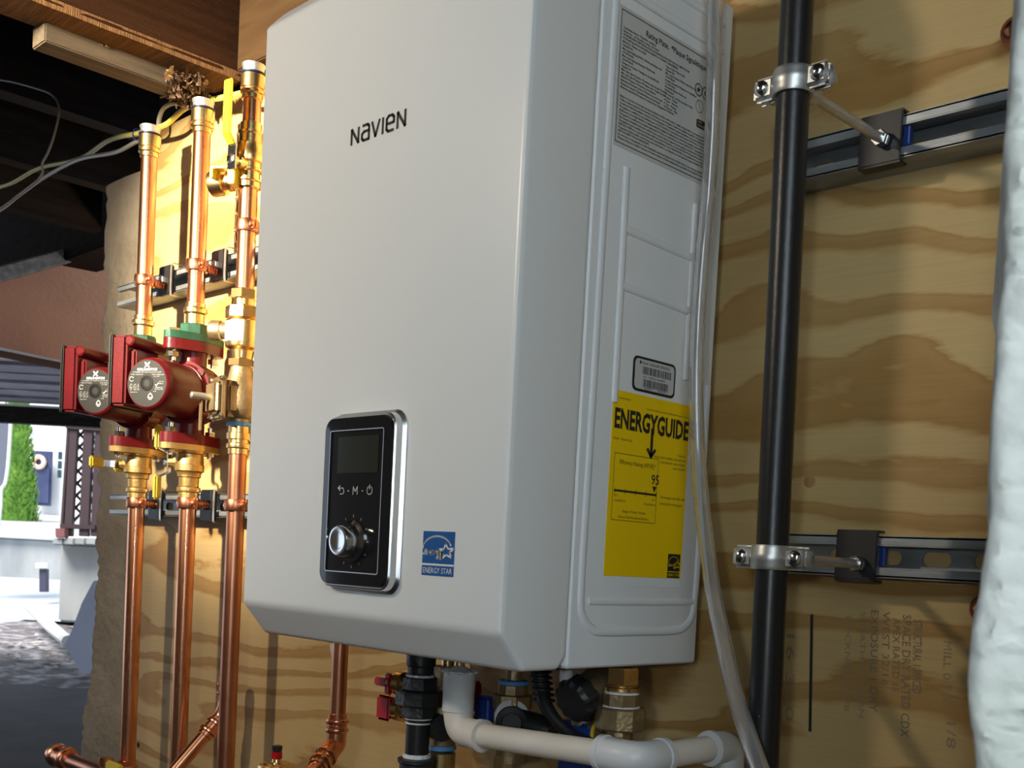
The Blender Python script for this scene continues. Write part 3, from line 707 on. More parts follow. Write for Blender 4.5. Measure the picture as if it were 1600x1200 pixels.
em.prism([rpt(-.050+y, .5625+z)+EX*-.0002 for y, z in rrect(.0175, .0085, .002)], EX*.0003)
em.build('emblem', M['ink'], rp, flat=True)
text('AHRI\nCERTIFIED', rpt(-.0575, .5632)+EX*.0002, EY, EZ, .0020, M['paper'], rp, spacing=1.3, off=.0003)
# faint adhesive outline below the yellow label
MB().box((SX+.0002, -.1035, HZ+.0868), (.0005, .1225, .0085)).build('clear_strip', M['enamel_side'], wh, flat=True)
# maker's name on the front
FYF = -.3003
lg = MB(); hl = .0150; O = V((-.0418, FYF, HZ+.5237)); x = 0; hw = .0015; sh_ = .12
def glyph(strokes, adv):
    global x
    for s_ in strokes: lg.stroke(O, EX, EZ, [((x+px_*hl+sh_*py_*hl*.0), py_*hl) for px_, py_ in s_], hw)
    x += adv*hl
NN = [[(0, 0), (0, 1), (.66, 0), (.66, 1)]]
glyph(NN, 1.0)
glyph([[(.06, 1), (.5, 1), (.64, .87), (.64, 0)], [(.64, .58), (.16, .58), (.0, .44), (.0, .14), (.14, 0), (.64, 0)]], .92)
glyph([[(0, 1), (.34, 0), (.68, 1)]], 1.0)
glyph([[(0, 0), (0, 1)]], .34)
glyph([[(.02, .5), (.64, .5), (.64, .84), (.5, 1), (.16, 1), (0, .84), (0, .16), (.16, 0), (.6, 0)]], .98)
glyph(NN, .66)
for q in lg.v: q.x = O.x+(q.x-O.x)*.0885/x
lg.build('maker_lettering', M['ink'], wh, flat=True)
# blue energy label on the front
el = MB().box((.1290, FYF, HZ+.1052), (.0460, .0006, .0422)).build('energy_mark_label', M['blue_label'], wh, flat=True); el['label'] = 'small blue square energy mark label'
estar(V((.1060, FYF-.0003, HZ+.1263)), EX, EZ, .0460, .0422, None, M['white_print'], el, True)
# control panel
PC = V((.0118, -.300, HZ+.1535))
def pp(x, z, d): return V((PC.x+x, -.300-d, PC.z+z))
def rr(w_, h_, r, d): return [pp(x, z, d) for x, z in rrect(w_, h_, r, 7)]
def loft(rings, capa=True, capb=True):
    mb = MB(); n = len(rings[0]); vs = [q for r_ in rings for q in r_]; fs = []
    for i in range(len(rings)-1):
        for k in range(n): fs.append((i*n+k, i*n+(k+1) % n, (i+1)*n+(k+1) % n, (i+1)*n+k))
    if capa: fs.append(tuple(range(n)))
    if capb: fs.append(tuple((len(rings)-1)*n+k for k in range(n)))
    return mb.add(vs, fs)
W0, H0 = .1150, .1735
cpn = loft([rr(W0+.010, H0+.010, .017, -.001), rr(W0+.010, H0+.010, .017, .0015), rr(W0+.004, H0+.004, .016, .0045), rr(W0+.002, H0+.002, .015, .011), rr(W0-.001, H0-.001, .014, .0125)]).build('control_panel', M['silver_bezel'], wh, ang=30)
cpn['label'] = 'black glass control panel with a silver bezel, display and round knob'
loft([rr(W0-.002, H0-.002, .0135, .0120), rr(W0-.004, H0-.004, .013, .0150), rr(W0-.024, H0-.028, .003, .0158), rr(W0-.026, H0-.030, .002, .0140)], True, True).build('fascia', M['black_gloss'], cpn, ang=25)
fr = MB()
for a, b_ in ((rr(W0-.0245, H0-.0285, .003, .0161), rr(W0-.0265, H0-.0305, .002, .0161)),):
    n = len(a); fr.add(a+b_, [(k, (k+1) % n, n+(k+1) % n, n+k) for k in range(n)])
fr.build('inner_rim', M['silver_bezel'], cpn)
MB().box(pp(.002, .047, .0142), (.068, .0016, .037)).build('display_screen', M['screen'], cpn, flat=True)
ic = MB(); Oi = pp(0, .007, .0145)
ic.stroke(Oi, EX, EZ, [(-.026, .004), (-.030, .0065), (-.026, .009)], .0004); ic.stroke(Oi, EX, EZ, [(-.030, .0065), (-.021, .0065), (-.019, .003), (-.021, .0005), (-.026, .0005)], .0004)
ic.stroke(Oi, EX, EZ, [(-.0035, 0), (-.0035, .008), (0, .003), (.0035, .008), (.0035, 0)], .0004)
ic.stroke(Oi, EX, EZ, arc(.024, .004, .0042, 60, -240, 14), .0004); ic.stroke(Oi, EX, EZ, [(.024, .005), (.024, .0095)], .0004)
for xd in (-.0125, .0115): ic.stroke(Oi, EX, EZ, [(xd, .0035), (xd+.0012, .0035)], .0005)
ic.build('button_icons', M['white_print'], cpn, flat=True)
tk = MB(); kc = pp(-.001, -.0405, .0145)
for k in range(12):
    a = math.radians(30*k); tk.stroke(kc, EX, EZ, [(math.cos(a)*.0245, math.sin(a)*.0245), (math.cos(a)*.027, math.sin(a)*.027)], .0003)
tk.build('dial_marks', M['grey_print'], cpn, flat=True)
kb_ = MB(); kb_.lathe(pp(-.001, -.0405, .0138), -EY, [(0, .0215), (.002, .0215), (.0035, .0195), (.0045, .0180), (.016, .0165), (.0185, .0150), (.0192, .012), (.0180, .0085), (.0180, 0)], 36)
kb_.build('dial_knob', M['chrome'], cpn)
# nipples under the case
for (px, py, d, r, m) in ((655, 1035, 1.32, .012, 'zinc'), (700, 1040, 1.36, .008, 'brass'), (718, 1042, 1.25, .006, 'brass')):
    a = atD(px, py, d); MB().cyl(V((a.x, a.y, HZ+.004)), V((a.x, a.y, HZ-.03)), r, 16).build('nipple', M[m], wh)
MB().box((.0, -.13, HZ+.0045), (.40, .20, .012)).build('bottom_pan', M['iron_rough'], wh, flat=True)

# ------------------------------------------------------------------ struts
def strut(x0, x1, ztop, name, label):
    t = T(name, label, 'strut channel', ((x0+x1)/2, .0044, ztop-.0406), 'slotted strut channels on the plywood')
    h = .0406; d = WALL-.0046; y0 = .0044; th = .0024
    mb = MB(); cx = (x0+x1)/2; L = x1-x0
    for sg, z in ((1, ztop), (-1, ztop-h)):
        mb.box((cx, y0+d/2, z-sg*th/2), (L, d, th))
        mb.box((cx, y0+th/2, z-sg*.0047), (L, th, .0094), bev=.0008, seg=1)
        mb.box((cx, y0+.004, z-sg*.0088), (L, .0075, th))
    # back web with slots
    yb = y0+d-.0006; zc = ztop-h/2; pitch = .0508; n = max(1, round(L/pitch)); q = L/n
    for i in range(n):
        xc = x0+q*(i+.5); out = []; inn = []
        for k in range(16):
            a = 2*math.pi*k/16+math.pi/16; ca, sa = math.cos(a), math.sin(a)
            sx = (q/2)/max(abs(ca), 1e-6); sz = (h/2-.001)/max(abs(sa), 1e-6); s_ = min(sx, sz)
            out.append((xc+ca*s_, zc+sa*s_))
            sx2 = .0143+.0
            ix = .0072*ca+math.copysign(.0072, ca); iz = .0072*sa
            inn.append((xc+ix, zc+iz))
        # square the corners
        for k in range(16):
            ox, oz = out[k]
            if abs(ox-xc) > q/2*.72 and abs(oz-zc) > h/2*.55: out[k] = (xc+math.copysign(q/2, ox-xc), zc+math.copysign(h/2-.001, oz-zc))
        vs = [(a, yb, b) for a, b in out]+[(a, yb, b) for a, b in inn]+[(a, yb-.002, b) for a, b in out]+[(a, yb-.002, b) for a, b in inn]
        fs = []
        for k in range(16):
            k2 = (k+1) % 16
            fs += [(k, k2, 16+k2, 16+k), (32+k, 32+k2, 48+k2, 48+k), (16+k, 16+k2, 48+k2, 48+k)]
        mb.add(vs, fs)
    mb.build('channel', M['galv'], t, ang=30)
    return t
strut(.285, 1.25, 1.6447, 'strut_channel', 'galvanized slotted strut on the plywood, upper one right of the black pipe')
strut(.285, 1.25, 1.2454, 'strut_channel', 'galvanized slotted strut on the plywood, lower one right of the black pipe')
strut(-1.247, -.24, 1.6985, 'strut_channel', 'upper strut on the left plywood, crossing behind the copper pipes above the red pumps')
strut(-1.249, -.24, 1.2885, 'strut_channel', 'lower strut on the left plywood, crossing behind the copper pipes below the red pumps')

# ------------------------------------------------------------------ left copper risers
PY = -.04; R1 = .0143
X1, X2, X3 = -1.038, -.847, -.689
def press(mb, a, d, L, r=R1, both=True):
    """press coupling: rolled bead at each end"""
    k = r/.0143
    pr = [(0, r+.0002), (.0008, r+.0022*k), (.0085*k, r+.0022*k), (.0105*k, r+.0052*k), (.0135*k, r+.0058*k), (.0165*k, r+.0052*k), (.0185*k, r+.0020*k), (L-.0185*k, r+.0020*k)]
    if both: pr += [(L-.0165*k, r+.0052*k), (L-.0135*k, r+.0058*k), (L-.0105*k, r+.0052*k), (L-.0085*k, r+.0022*k), (L-.0008, r+.0022*k), (L, r+.0002)]
    else: pr += [(L-.001, r+.0020*k), (L, r)]
    mb.lathe(a, d, pr, 28)
def hexn(mb, a, d, L, r, ref=None, n=6, rot=0):
    mb.lathe(a, d, [(0, r*.93), (L*.08, r), (L*.92, r), (L, r*.93)], n, ref, rot)
def top_fitting(t, X, z):
    """open press adaptor at the head of a riser: brass body, navy ring, silver insert"""
    b = MB(); b.lathe((X, PY, z-.052), EZ, [(0, R1+.0003), (.001, R1+.0022), (.008, R1+.0022), (.0095, R1+.0050), (.0135, R1+.0050), (.0150, R1+.0022), (.017, R1+.0022), (.018, R1+.0048), (.0385, R1+.0048), (.040, R1+.002)], 28); b.build('press_adaptor', M['brass'], t)
    MB().lathe((X, PY, z-.0125), EZ, [(0, R1), (.0003, R1+.0055), (.0028, R1+.0055), (.003, R1)], 28).build('ring', M['navy_ring'], t)
    MB().lathe((X, PY, z-.0098), EZ, [(0, R1), (.0004, R1+.0022), (.009, R1+.0028), (.0118, R1+.0042), (.0135, R1+.0042), (.0138, R1+.0015), (.012, R1-.002), (.002, R1-.002), (.002, 0)], 28).build('insert', M['zinc'], t)
def riser(X, ztop, zbot, label):
    t = T('copper_riser', label, 'pipe', (X, PY, zbot))
    MB().cyl((X, PY, zbot), (X, PY, ztop-.02), R1, 32).build('pipe', M['copper'], t)
    top_fitting(t, X, ztop); return t
for X, lab in ((X1, 'upper copper riser rising from the left red pump to an open brass top'), (X2, 'upper copper riser rising from the right red pump to an open brass top')):
    t = riser(X, 1.9440, 1.60, lab)
    b = MB(); b.lathe((X, PY, 1.553), EZ, [(0, R1+.004), (.012, R1+.004), (.013, R1+.0015), (.036, R1+.0015), (.0385, R1+.005), (.0425, R1+.0056), (.0465, R1+.005), (.0485, R1+.002), (.0555, R1+.002), (.0565, R1)], 28); b.build('press_adaptor', M['brass'], t)
for X, zb, lab in ((X1, .70, 'lower copper pipe falling from the left pump valve, beside the masonry edge'), (X2, .70, 'lower copper pipe falling from the right pump valve')):
    t = T('copper_pipe', lab, 'pipe', (X, PY, zb))
    MB().cyl((X, PY, zb), (X, PY, 1.282), R1, 32).build('pipe', M['copper'], t)
    b = MB(); press(b, (X, PY, .742), EZ, .05); b.build('press_coupling', M['copper'], t)
# the pumps
def oval(z, rc=.030, re=.0165, off=.042, ang=0, n=40):
    """hull outline of a two-bolt flange, long axis at angle ang (from -Y)"""
    pts = []
    for k in range(n):
        a = 2*math.pi*k/n; c, s_ = math.cos(a), math.sin(a)
        sup = max(rc, abs(s_)*off+re)
        pts.append((a, sup))
    # support function to polygon via half-plane intersection sampled as envelope
    out = []
    for i in range(n):
        a = 2*math.pi*i/n; d = V((math.cos(a), math.sin(a), 0)); best = 1
        best = min(s_/max(1e-6, math.cos(a-b_)) for b_, s_ in pts if math.cos(a-b_) > .05)
        out.append(V((d.x*best, d.y*best, 0)))
    R = Matrix.Rotation(ang, 3, 'Z')
    return [R @ p_+EZ*z for p_ in out]
FA = math.radians(-15)
def flange(mb, z0, th, ang=FA, **k):
    mb.prism(oval(z0, ang=ang, **k), EZ*th)
def bolt_pts(off=.041, ang=FA):
    R = Matrix.Rotation(ang, 3, 'Z'); return [R @ V((0, -off, 0)), R @ V((0, off, 0))]
PL = .0865
RZP = math.radians(25.3)
def make_pump(loc, label):
    t = T('circulator_pump', label, 'pump', loc, rz=RZP)
    b = MB()
    for s_ in (1, -1):
        flange(b, s_*PL-(.017 if s_ > 0 else 0), .017)
        b.lathe((0, 0, s_*PL*.85), -EZ*s_, [(0, .024), (.008, .0225), (.025, .0220), (.040, .0265), (.055, .036)], 24)
    b.lathe((0, .034, 0), -EY, [(0, .030), (.006, .042), (.014, .050), (.040, .052), (.054, .0505), (.060, .046), (.066, .046), (.067, .043)], 40)
    b.lathe((0, -.016, 0), -EY, [(0, .053), (.007, .053)], 40)
    for k in range(4):
        a = math.radians(45+90*k); b.cyl((math.cos(a)*.048, .004, math.sin(a)*.048), (math.cos(a)*.048, -.026, math.sin(a)*.048), .007, 10)
    b.build('body', M['red'], t)
    m = MB(); m.lathe((0, -.030, 0), -EY, [(0, .0445), (.060, .0445), (.070, .0442), (.077, .0432), (.083, .0415), (.087, .0385), (.0875, .0375), (.0865, .037), (.0865, 0)], 48); m.build('motor', M['red'], t)
    npl = MB(); npl.lathe((0, -.1163, 0), -EY, [(0, .0378), (.0012, .0376), (.0014, .013), (.0014, 0)], 48); npl = npl.build('nameplate', M['plate_dark'], t)
    hub = MB(); hub.lathe((0, -.1170, 0), -EY, [(0, .0128), (.0016, .0124), (.0017, .010), (.0009, .0095), (.0009, .006), (.0003, .0055), (.0003, 0)], 28); hub.build('vent_plug', mat('vent_plug_black', (.004, .004, .004), .5, spec=.2), t)
    yy = -.1179
    text('GRUNDFOS', (-.0195, yy, .0200), EX, EZ, .0040, M['white_print'], npl, width=.039, bold=.02, off=.0002)
    lg_ = MB(); O_ = V((0, yy-.0002, .0295))
    for sgn in (1, -1):
        lg_.stroke(O_, EX, EZ, [(-.0045*sgn, .0040), (-.001*sgn, .0015), (.0015*sgn, -.002), (.0045*sgn, -.0035)], .0008)
        lg_.stroke(O_, EX, EZ, [(.0045*sgn, .0035), (.0028*sgn, .0002), (.0005*sgn, 0)], .0007)
    lg_.build('emblem', M['white_print'], npl, flat=True)
    fine = MB()
    for body, x_, z_, h_, w_ in (('SUPERBRUTE CIRCULATOR PUMP', -.028, .0165, .0018, .056), ('TYPE UPS15-58 FC', -.031, .0128, .0018, .024), ('P/N 59896341', .010, .0128, .0018, .022), ('PC 1207', .013, .0098, .0018, .012), ('U 115 V', -.034, .0085, .0018, .009),
            ('SPD   HP   A', -.033, -.0030, .0018, .018), ('HI  1/25 0.75', -.033, -.0058, .0018, .018), ('MED 1/25 0.66', -.033, -.0086, .0018, .018), ('LO  1/25 0.55', -.032, -.0114, .0018, .018), ('MAX 145 PSI', -.031, -.0155, .0018, .013),
            ('TF 110', .024, .0015, .0018, .009), ('CLASS 2', .022, -.0015, .0018, .010), ('THERMALLY', .016, -.0080, .0018, .016), ('PROTECTED', .016, -.0108, .0018, .016), ('US', .013, -.0142, .0018, .006)):
        q = text(body, (x_, yy, z_), EX, EZ, h_, None, None, width=w_, off=.0002, res=1); fine.add(q.v, q.f)
    fine.build('lettering', M['grey_print'], npl, flat=True)
    cm = MB(); Oc = V((.0, yy-.0002, 0))
    cm.stroke(Oc, EX, EZ, [(.017, -.0025), (.019, -.0045), (.023, .0005)], .0007)
    cm.stroke(Oc, EX, EZ, arc(-.0295, .0065, .0038, 30, 330, 12), .0005)
    cm.stroke(Oc, EX, EZ, [(.004, -.020), (.008, -.016), (.012, -.020), (.010, -.026), (.006, -.026)], .0008, True); cm.stroke(Oc, EX, EZ, [(.003, -.023), (.013, -.023)], .0007)
    cm.build('marks', M['grey_print'], npl, flat=True)
    # terminal box standing on the side of the motor
    tb_ = MB(); tb_.box((-.0605, -.072, .022), (.028, .084, .114), bev=.004, seg=3)
    tb_.box((-.0435, -.072, .018), (.014, .060, .080), bev=.003)
    tb_.lathe((-.0410, -.1135, .0700), EY, [(0, .006), (.002, .0088), (.004, .0093), (.080, .0093), (.084, .0085)], 20)
    tb_.box((-.0445, -.073, .072), (.010, .080, .0140), bev=.003)
    tb_ = tb_.build('terminal_box', M['red'], t)
    cv = MB(); cv.box((-.0770, -.072, .022), (.0062, .0870, .117), bev=.002); cv.build('cover', M['black_rubber'], tb_)
    for bp in bolt_pts():
        bb_ = MB()
        bb_.cyl(bp+EZ*(PL-.036), bp+EZ*(PL+.016), .0046, 12)
        hexn(bb_, bp+EZ*(PL-.030), EZ, .0095, .0094); hexn(bb_, bp+EZ*(PL+.0125), EZ, .006, .0094)
        bb_.build('flange_bolt', M['chrome'], t)
        bb_ = MB(); bb_.cyl(bp-EZ*(PL+.020), bp-EZ*(PL-.034), .0046, 12)
        hexn(bb_, bp-EZ*(PL-.0175), EZ, .0090, .0094); hexn(bb_, bp-EZ*(PL+.0165), EZ, .0065, .0094)
        bb_.build('flange_bolt', M['chrome'], t)
    return t
PZ = 1.4545
p1 = make_pump((X1, PY, PZ), 'red circulator pump on the left copper pipe, in front of the masonry')
dup(p1, (X2, PY, PZ), 'red circulator pump on the right of the pair, its round nameplate fully visible')
p1.location = (X1, PY, PZ)
# green companion flanges above
def green_flange(X, label):
    t = T('companion_flange', label, 'flange', (X, PY, PZ+PL), rz=RZP)
    b = MB(); flange(b, .0006, .0125); b.lathe((0, 0, .013), EZ, [(0, .0255), (.001, .0255), (.016, .0245), (.018, .0225)], 8, rot=.2); b.build('flange', M['green'], t, ang=20); return t
g = green_flange(X1, 'green painted flange on top of the left red pump')
dup(g, (X2, PY, PZ+PL), 'green painted flange on top of the right red pump')
# isolation valves below
def iso_valve(X, label, flip):
    t = T('isolation_valve', label, 'valve', (X, PY, PZ-PL), rz=RZP)
    b = MB(); flange(b, -.0105, .0100)
    b.lathe((0, 0, -.0105), -EZ, [(0, .0270), (.004, .0265), (.006, .0230), (.022, .0235), (.024, .0245), (.034, .0245), (.036, .0210), (.040, .0195), (.044, .0195), (.0455, .0170), (.060, .0165), (.0625, .0195), (.066, .0200), (.0695, .0195), (.071, .0168), (.0835, .0168), (.0845, .0150)], 32)
    sd = V((-.98, -.2, 0)).normalized(); zc = -.031
    b.lathe(V((0, 0, zc))+sd*.012, sd, [(0, .0115), (.014, .0110), (.016, .0085), (.024, .0080), (.0245, .005)], 8)
    b.build('body', M['bronze'], t, ang=25)
    h = MB(); c = V((0, 0, zc))+sd*.0375; upv = EZ if not flip else sd.cross(EZ)
    s2 = upv.cross(sd)
    Mx = Matrix((s2, sd, upv)).transposed()
    h.box(c, (.013, .0022, .034), M=Mx, bev=.0008)
    for sg in (1, -1):
        pts = [c+upv*sg*.016, c+upv*sg*.019+sd*.006, c+upv*sg*.022+sd*.014, c+upv*sg*.027+sd*.020]
        for a, b_ in zip(pts, pts[1:]):
            z_, x_, y_ = frame(b_-a, s2); h.box((a+b_)/2, (.012, .0022, (b_-a).length+.001), M=Matrix((x_, y_, z_)).transposed())
    h.lathe(c-sd*.012, sd, [(0, .0045), (.014, .0045), (.0145, .0075), (.019, .0072), (.0195, .004)], 6)
    hd = h.build('handle', M['chrome'], t)
    for sg in (1, -1):
        g_ = MB(); a = c+upv*sg*.025+sd*.0200; g_.box(a+upv*sg*.018, (.0205, .0078, .042), M=Mx, bev=.0028, seg=3); g_.build('grip', M['yellow'], hd)
    return t
iso_valve(X1, 'bronze isolation valve under the left red pump, its yellow grips level', True)
iso_valve(X2, 'bronze isolation valve under the right red pump, its yellow grips upright', False)
# pipe clamps on the risers
def clamp(X, z, label, m='copper_dull', group=None):
    t = T('pipe_clamp', label, 'pipe clamp', (X, PY, z), group)
    r = R1
    b = MB(); b.lathe((X, PY, z-.0095), EZ, [(0, r+.0004), (0, r+.0034), (.0015, r+.0042), (.0175, r+.0042), (.019, r+.0034), (.019, r+.0004)], 28)
    for sg in (1, -1): b.box((X+sg*(r+.0085), PY, z), (.012, .0085, .019), bev=.003)
    b.build('ring', M[m], t)
    s = MB(); s.cyl((X, PY+r+.003, z), (X, .008, z), .0062, 12)
    for k in range(5): s.lathe((X, PY+r+.006+k*.0042, z), EY, [(0, .0062), (.0014, .0078), (.0028, .0062)], 12)
    s.build('standoff', M[m], t)
    for sg in (1, -1):
        q = MB(); q.lathe((X+sg*(r+.0092), PY-.0035, z), -EY, [(0, .0052), (.003, .0050), (.0045, .0036), (.005, 0)], 10); q.build('screw', M['copper' if m == 'copper_dull' else m], t)
    return t
clamp(X1, 1.672, 'copper clamp on the left copper pipe above its red pump')
clamp(X2, 1.672, 'copper clamp on the middle copper pipe above the right red pump')
clamp(X3, 1.712, 'copper clamp high on the right copper pipe beside the heater edge')
clamp(X1, 1.2685, 'copper clamp on the left copper pipe just under its pump valve')
clamp(X2, 1.2685, 'copper clamp on the middle copper pipe just under its pump valve')
clamp(X3, 1.2655, 'copper clamp on the right copper pipe low beside the heater edge')
# black strut brackets behind the clamps
def bracket(X, z, label):
    t = T('strut_bracket', label, 'bracket', (X, .002, z))
    MB().box((X, -.0006, z), (.043, .0100, .054), bev=.002).build('plate', M['black_plate'], t)
    st_ = MB(); x_ = X+.027
    pts = [(x_, .020, z+.028), (x_, -.001, z+.0285), (x_, -.0055, z+.024), (x_, -.006, z), (x_, -.0055, z-.026), (x_, -.001, z-.0300), (x_, .020, z-.0295)]
    vs = []; P = cat(pts, 4)
    for q in P: vs += [q-EX*.0035, q+EX*.0035]
    st_.add(vs, [(2*i, 2*i+1, 2*i+3, 2*i+2) for i in range(len(P)-1)]); st_.build('strap', M['zinc'], t)
    q = MB(); hexn(q, (X, -.0055, z), -EY, .007, .0085); q.build('nut', M['zinc'], t)
    return t
bracket(-1.034, 1.680, 'black bracket on the upper left strut behind the left copper pipe')
bracket(-.843, 1.680, 'black bracket on the upper left strut behind the middle copper pipe')
bracket(-1.043, 1.2680, 'black bracket on the lower left strut behind the left copper pipe')
bracket(-.849, 1.2680, 'black bracket on the lower left strut behind the middle copper pipe')
# third riser beside the heater: several joined fittings
r3 = T('supply_riser', 'right copper riser beside the heater edge, topped by a capped brass fitting', 'pipe', (X3, PY, 1.61))
MB().cyl((X3, PY, 1.612), (X3, PY, 1.771), R1, 32).build('pipe', M['copper'], r3)
MB().cyl((X3, PY, 1.8735), (X3, PY, 1.94), R1, 32).build('pipe', M['copper'], r3)
top_fitting(r3, X3, 1.9615)
# purge ball valve with yellow lever and hose outlet
bv = T('purge_valve', 'brass ball valve with a long yellow lever on the riser beside the heater', 'valve', (X3, PY, 1.82))
b = MB(); Z0 = 1.770
b.lathe((X3, PY, Z0), EZ, [(0, .0165), (.002, .0185), (.010, .0185), (.0115, .0205), (.014, .0205), (.0155, .0172), (.026, .0172), (.028, .0205), (.031, .0205), (.0325, .0185), (.040, .0185), (.042, .0225), (.046, .0235), (.058, .0235), (.062, .0215), (.070, .0215), (.072, .0185), (.084, .0185), (.086, .0205), (.089, .0205), (.0905, .0172), (.103, .0172), (.104, .0155)], 28)
sd = V((.18, -.98, 0)).normalized(); sc_ = V((X3, PY, Z0+.037))
b.lathe(sc_+sd*.012, sd, [(0, .0125), (.014, .0120), (.017, .009), (.022, .0085)], 16)
b.lathe(V((X3, PY, Z0+.018)), V((-.86, -.5, -.12)), [(0, .012), (.028, .012), (.030, .0155), (.036, .0155), (.038, .0125), (.062, .0125)], 20)
b.build('body', M['brass'], bv)
hv = MB(); c = sc_+sd*.036
Mx = Matrix((sd.cross(EZ), sd, EZ)).transposed(); sx_ = EZ.cross(sd)
hv.box(c+EZ*.004, (.0195, .0028, .040), M=Mx, bev=.001)
a = c+EZ*.022; b_ = c+EZ*.036+sd*.012; z_, x_, y_ = frame(b_-a, sx_); hv.box((a+b_)/2, (.016, .0028, (b_-a).length+.002), M=Matrix((x_, y_, z_)).transposed())
hv.lathe(sc_+sd*.034, sd, [(0, .0085), (.006, .0085), (.007, .006)], 6)
hv = hv.build('lever', M['chrome'], bv)
gp = MB(); c2 = b_+EZ*.040; gp.box(c2, (.0195, .0052, .086), M=Mx, bev=.0022, seg=3)
a = c+EZ*.024+sd*.001; z_, x_, y_ = frame(b_-a, sx_); gp.box((a+b_)/2+sd*.001, (.0165, .005, (b_-a).length+.004), M=Matrix((x_, y_, z_)).transposed(), bev=.0015)
gp.build('grip', M['yellow'], hv)
oc = V((X3, PY, Z0+.018))+V((-.86, -.5, -.12)).normalized()*.062; od = V((-.86, -.5, -.12)).normalized()
q = MB(); q.lathe(oc-od*.020, od, [(0, .0185), (.002, .0205), (.020, .0205), (.024, .0195), (.0255, .016), (.0260, 0)], 24); q.build('hose_cap', M['brass'], bv)
q = MB(); q.tube([oc+od*.006+EZ*.012, oc+od*.010+EZ*.005, oc+od*.010-EZ*.005, oc+od*.006-EZ*.012], .0018, 6); q.build('cap_tether', M['iron'], bv)
hb_ = V((X3, PY, Z0+.020))+od*.036+V((.015, -.017, -.004))
q = MB(); q.box(hb_+EZ*.0150, (.040, .020, .0040), rz=math.atan2(od.y, od.x), bev=.001); q.box(hb_+EZ*.0085+od*.018, (.005, .020, .016), rz=math.atan2(od.y, od.x), bev=.001); q.box(hb_+EZ*.0015-od*.017, (.012, .020, .030), rz=math.atan2(od.y, od.x), bev=.001); q.build('drain_handle', M['yellow'], bv)
q = MB(); q.tube([V((X3-.022, PY-.008, Z0+.003-k*.012)) + V((.003*math.sin(k*1.9), 0, 0)) for k in range(8)], .0010, 5, 3)
for k in range(3): q.ball((X3-.022, PY-.008, Z0-.010-k*.026), .0032, 8)
q.build('cap_chain', M['brass'], bv)
# pressure regulator with white label
rg = T('pressure_regulator', 'brass pressure regulator with a white label on the riser beside the heater', 'valve', (X3, PY, 1.545))
b = MB()
hexn(b, (X3, PY, 1.5955), EZ, .016, .0215, n=6, rot=.3)
b.lathe((X3, PY, 1.583), EZ, [(0, .0185), (.003, .0165), (.0125, .0165)], 24)
hexn(b, (X3, PY, 1.5640), EZ, .0195, .0285, n=8, rot=.2)
b.lathe((X3, PY, 1.5140), EZ, [(0, .019), (.004, .0265), (.008, .0275), (.046, .0275), (.0505, .024)], 28)
b.lathe((X3, PY, 1.500), EZ, [(0, .017), (.014, .019)], 24)
hexn(b, (X3, PY, 1.4880), EZ, .0125, .0215, n=6, rot=.3)
b.build('body', M['brass'], rg, ang=25)
d_ = V((-.75, -.66, 0)).normalized()
q = MB(); q.lathe(V((X3, PY, 1.545))+d_*.020, d_, [(0, .0135), (.014, .0135), (.016, .0160), (.030, .0160), (.034, .0140), (.035, .012), (.0345, 0)], 20); q.build('side_plug', M['brass_cast'], rg)
q = MB(); n_ = 14; vs = []; fs = []
for k in range(n_):
    a = math.radians(-140+k*8.5); vs += [V((X3+.0279*math.cos(a), PY+.0279*math.sin(a), zz)) for zz in (1.526, 1.558)]
fs = [(2*k, 2*k+2, 2*k+3, 2*k+1) for k in range(n_-1)]
lb = q.add(vs, fs).build('paper_label', M['paper_white'], rg); lb['label'] = 'white printed label'
q = MB()
for k, wl in enumerate((8, 0, 15, 11, 14, 9)):
    if not wl: continue
    a0 = math.radians(-128); z_ = 1.553-k*.0045
    for j in range(wl//2):
        a1 = a0+math.radians(5.6*j); a2 = a1+math.radians(3.8)
        q.add([V((X3+.0281*math.cos(a), PY+.0281*math.sin(a), z)) for a, z in ((a1, z_), (a2, z_), (a2, z_+.0016), (a1, z_+.0016))], [(0, 1, 2, 3)])
q.build('printing', M['grey_print'], lb, flat=True)
# flow-check / relief body with bolted side plate
fc_ = T('flow_check_valve', 'cast brass flow-check valve with a bolted side cover and silver pin, left of the heater', 'valve', (X3, PY, 1.44))
b = MB()
b.lathe((X3, PY, 1.392), EZ, [(0, .0165), (.012, .0165), (.014, .0215), (.020, .0260), (.030, .0300), (.055, .0300), (.070, .0255), (.078, .0205), (.088, .0185), (.096, .0175)], 24)
d_ = V((-.18, -.98, 0)).normalized(); s_ = d_.cross(EZ)
Mx = Matrix((s_, d_, EZ)).transposed(); cc = V((X3, PY, 1.434))
b.box(cc+d_*.020, (.052, .030, .058), M=Mx, bev=.010, seg=3)
b.build('body', M['brass_cast'], fc_)
q = MB(); q.box(cc+d_*.036, (.062, .006, .070), M=Mx, bev=.004, seg=2); q.box(cc+d_*.044, (.050, .012, .054), M=Mx, bev=.006, seg=3); q.build('cover_plate', M['brass_cast'], fc_)
for a_, b__ in ((1, 1), (1, -1), (-1, 1), (-1, -1)):
    q = MB(); q.lathe(cc+d_*.039+s_*a_*.026+EZ*b__*.029, d_, [(0, .0042), (.003, .004), (.0042, .0025), (.0045, 0)], 10); q.build('screw', M['chrome'], fc_)
q = MB(); q.cyl(cc+d_*.048, cc+d_*.080, .0055, 14, bev=.0012); q.build('pin', M['zinc'], fc_)
q = MB(); a = cc+d_*.062-EZ*.006; q.box(a-EZ*.024+s_*.004, (.010, .003, .048), M=Mx, bev=.001); q.build('pin_lever', M['brass_cast'], fc_)
q = MB(); a = math.radians(-100); nrm = V((math.cos(a), math.sin(a), 0)); tx = EZ.cross(nrm)
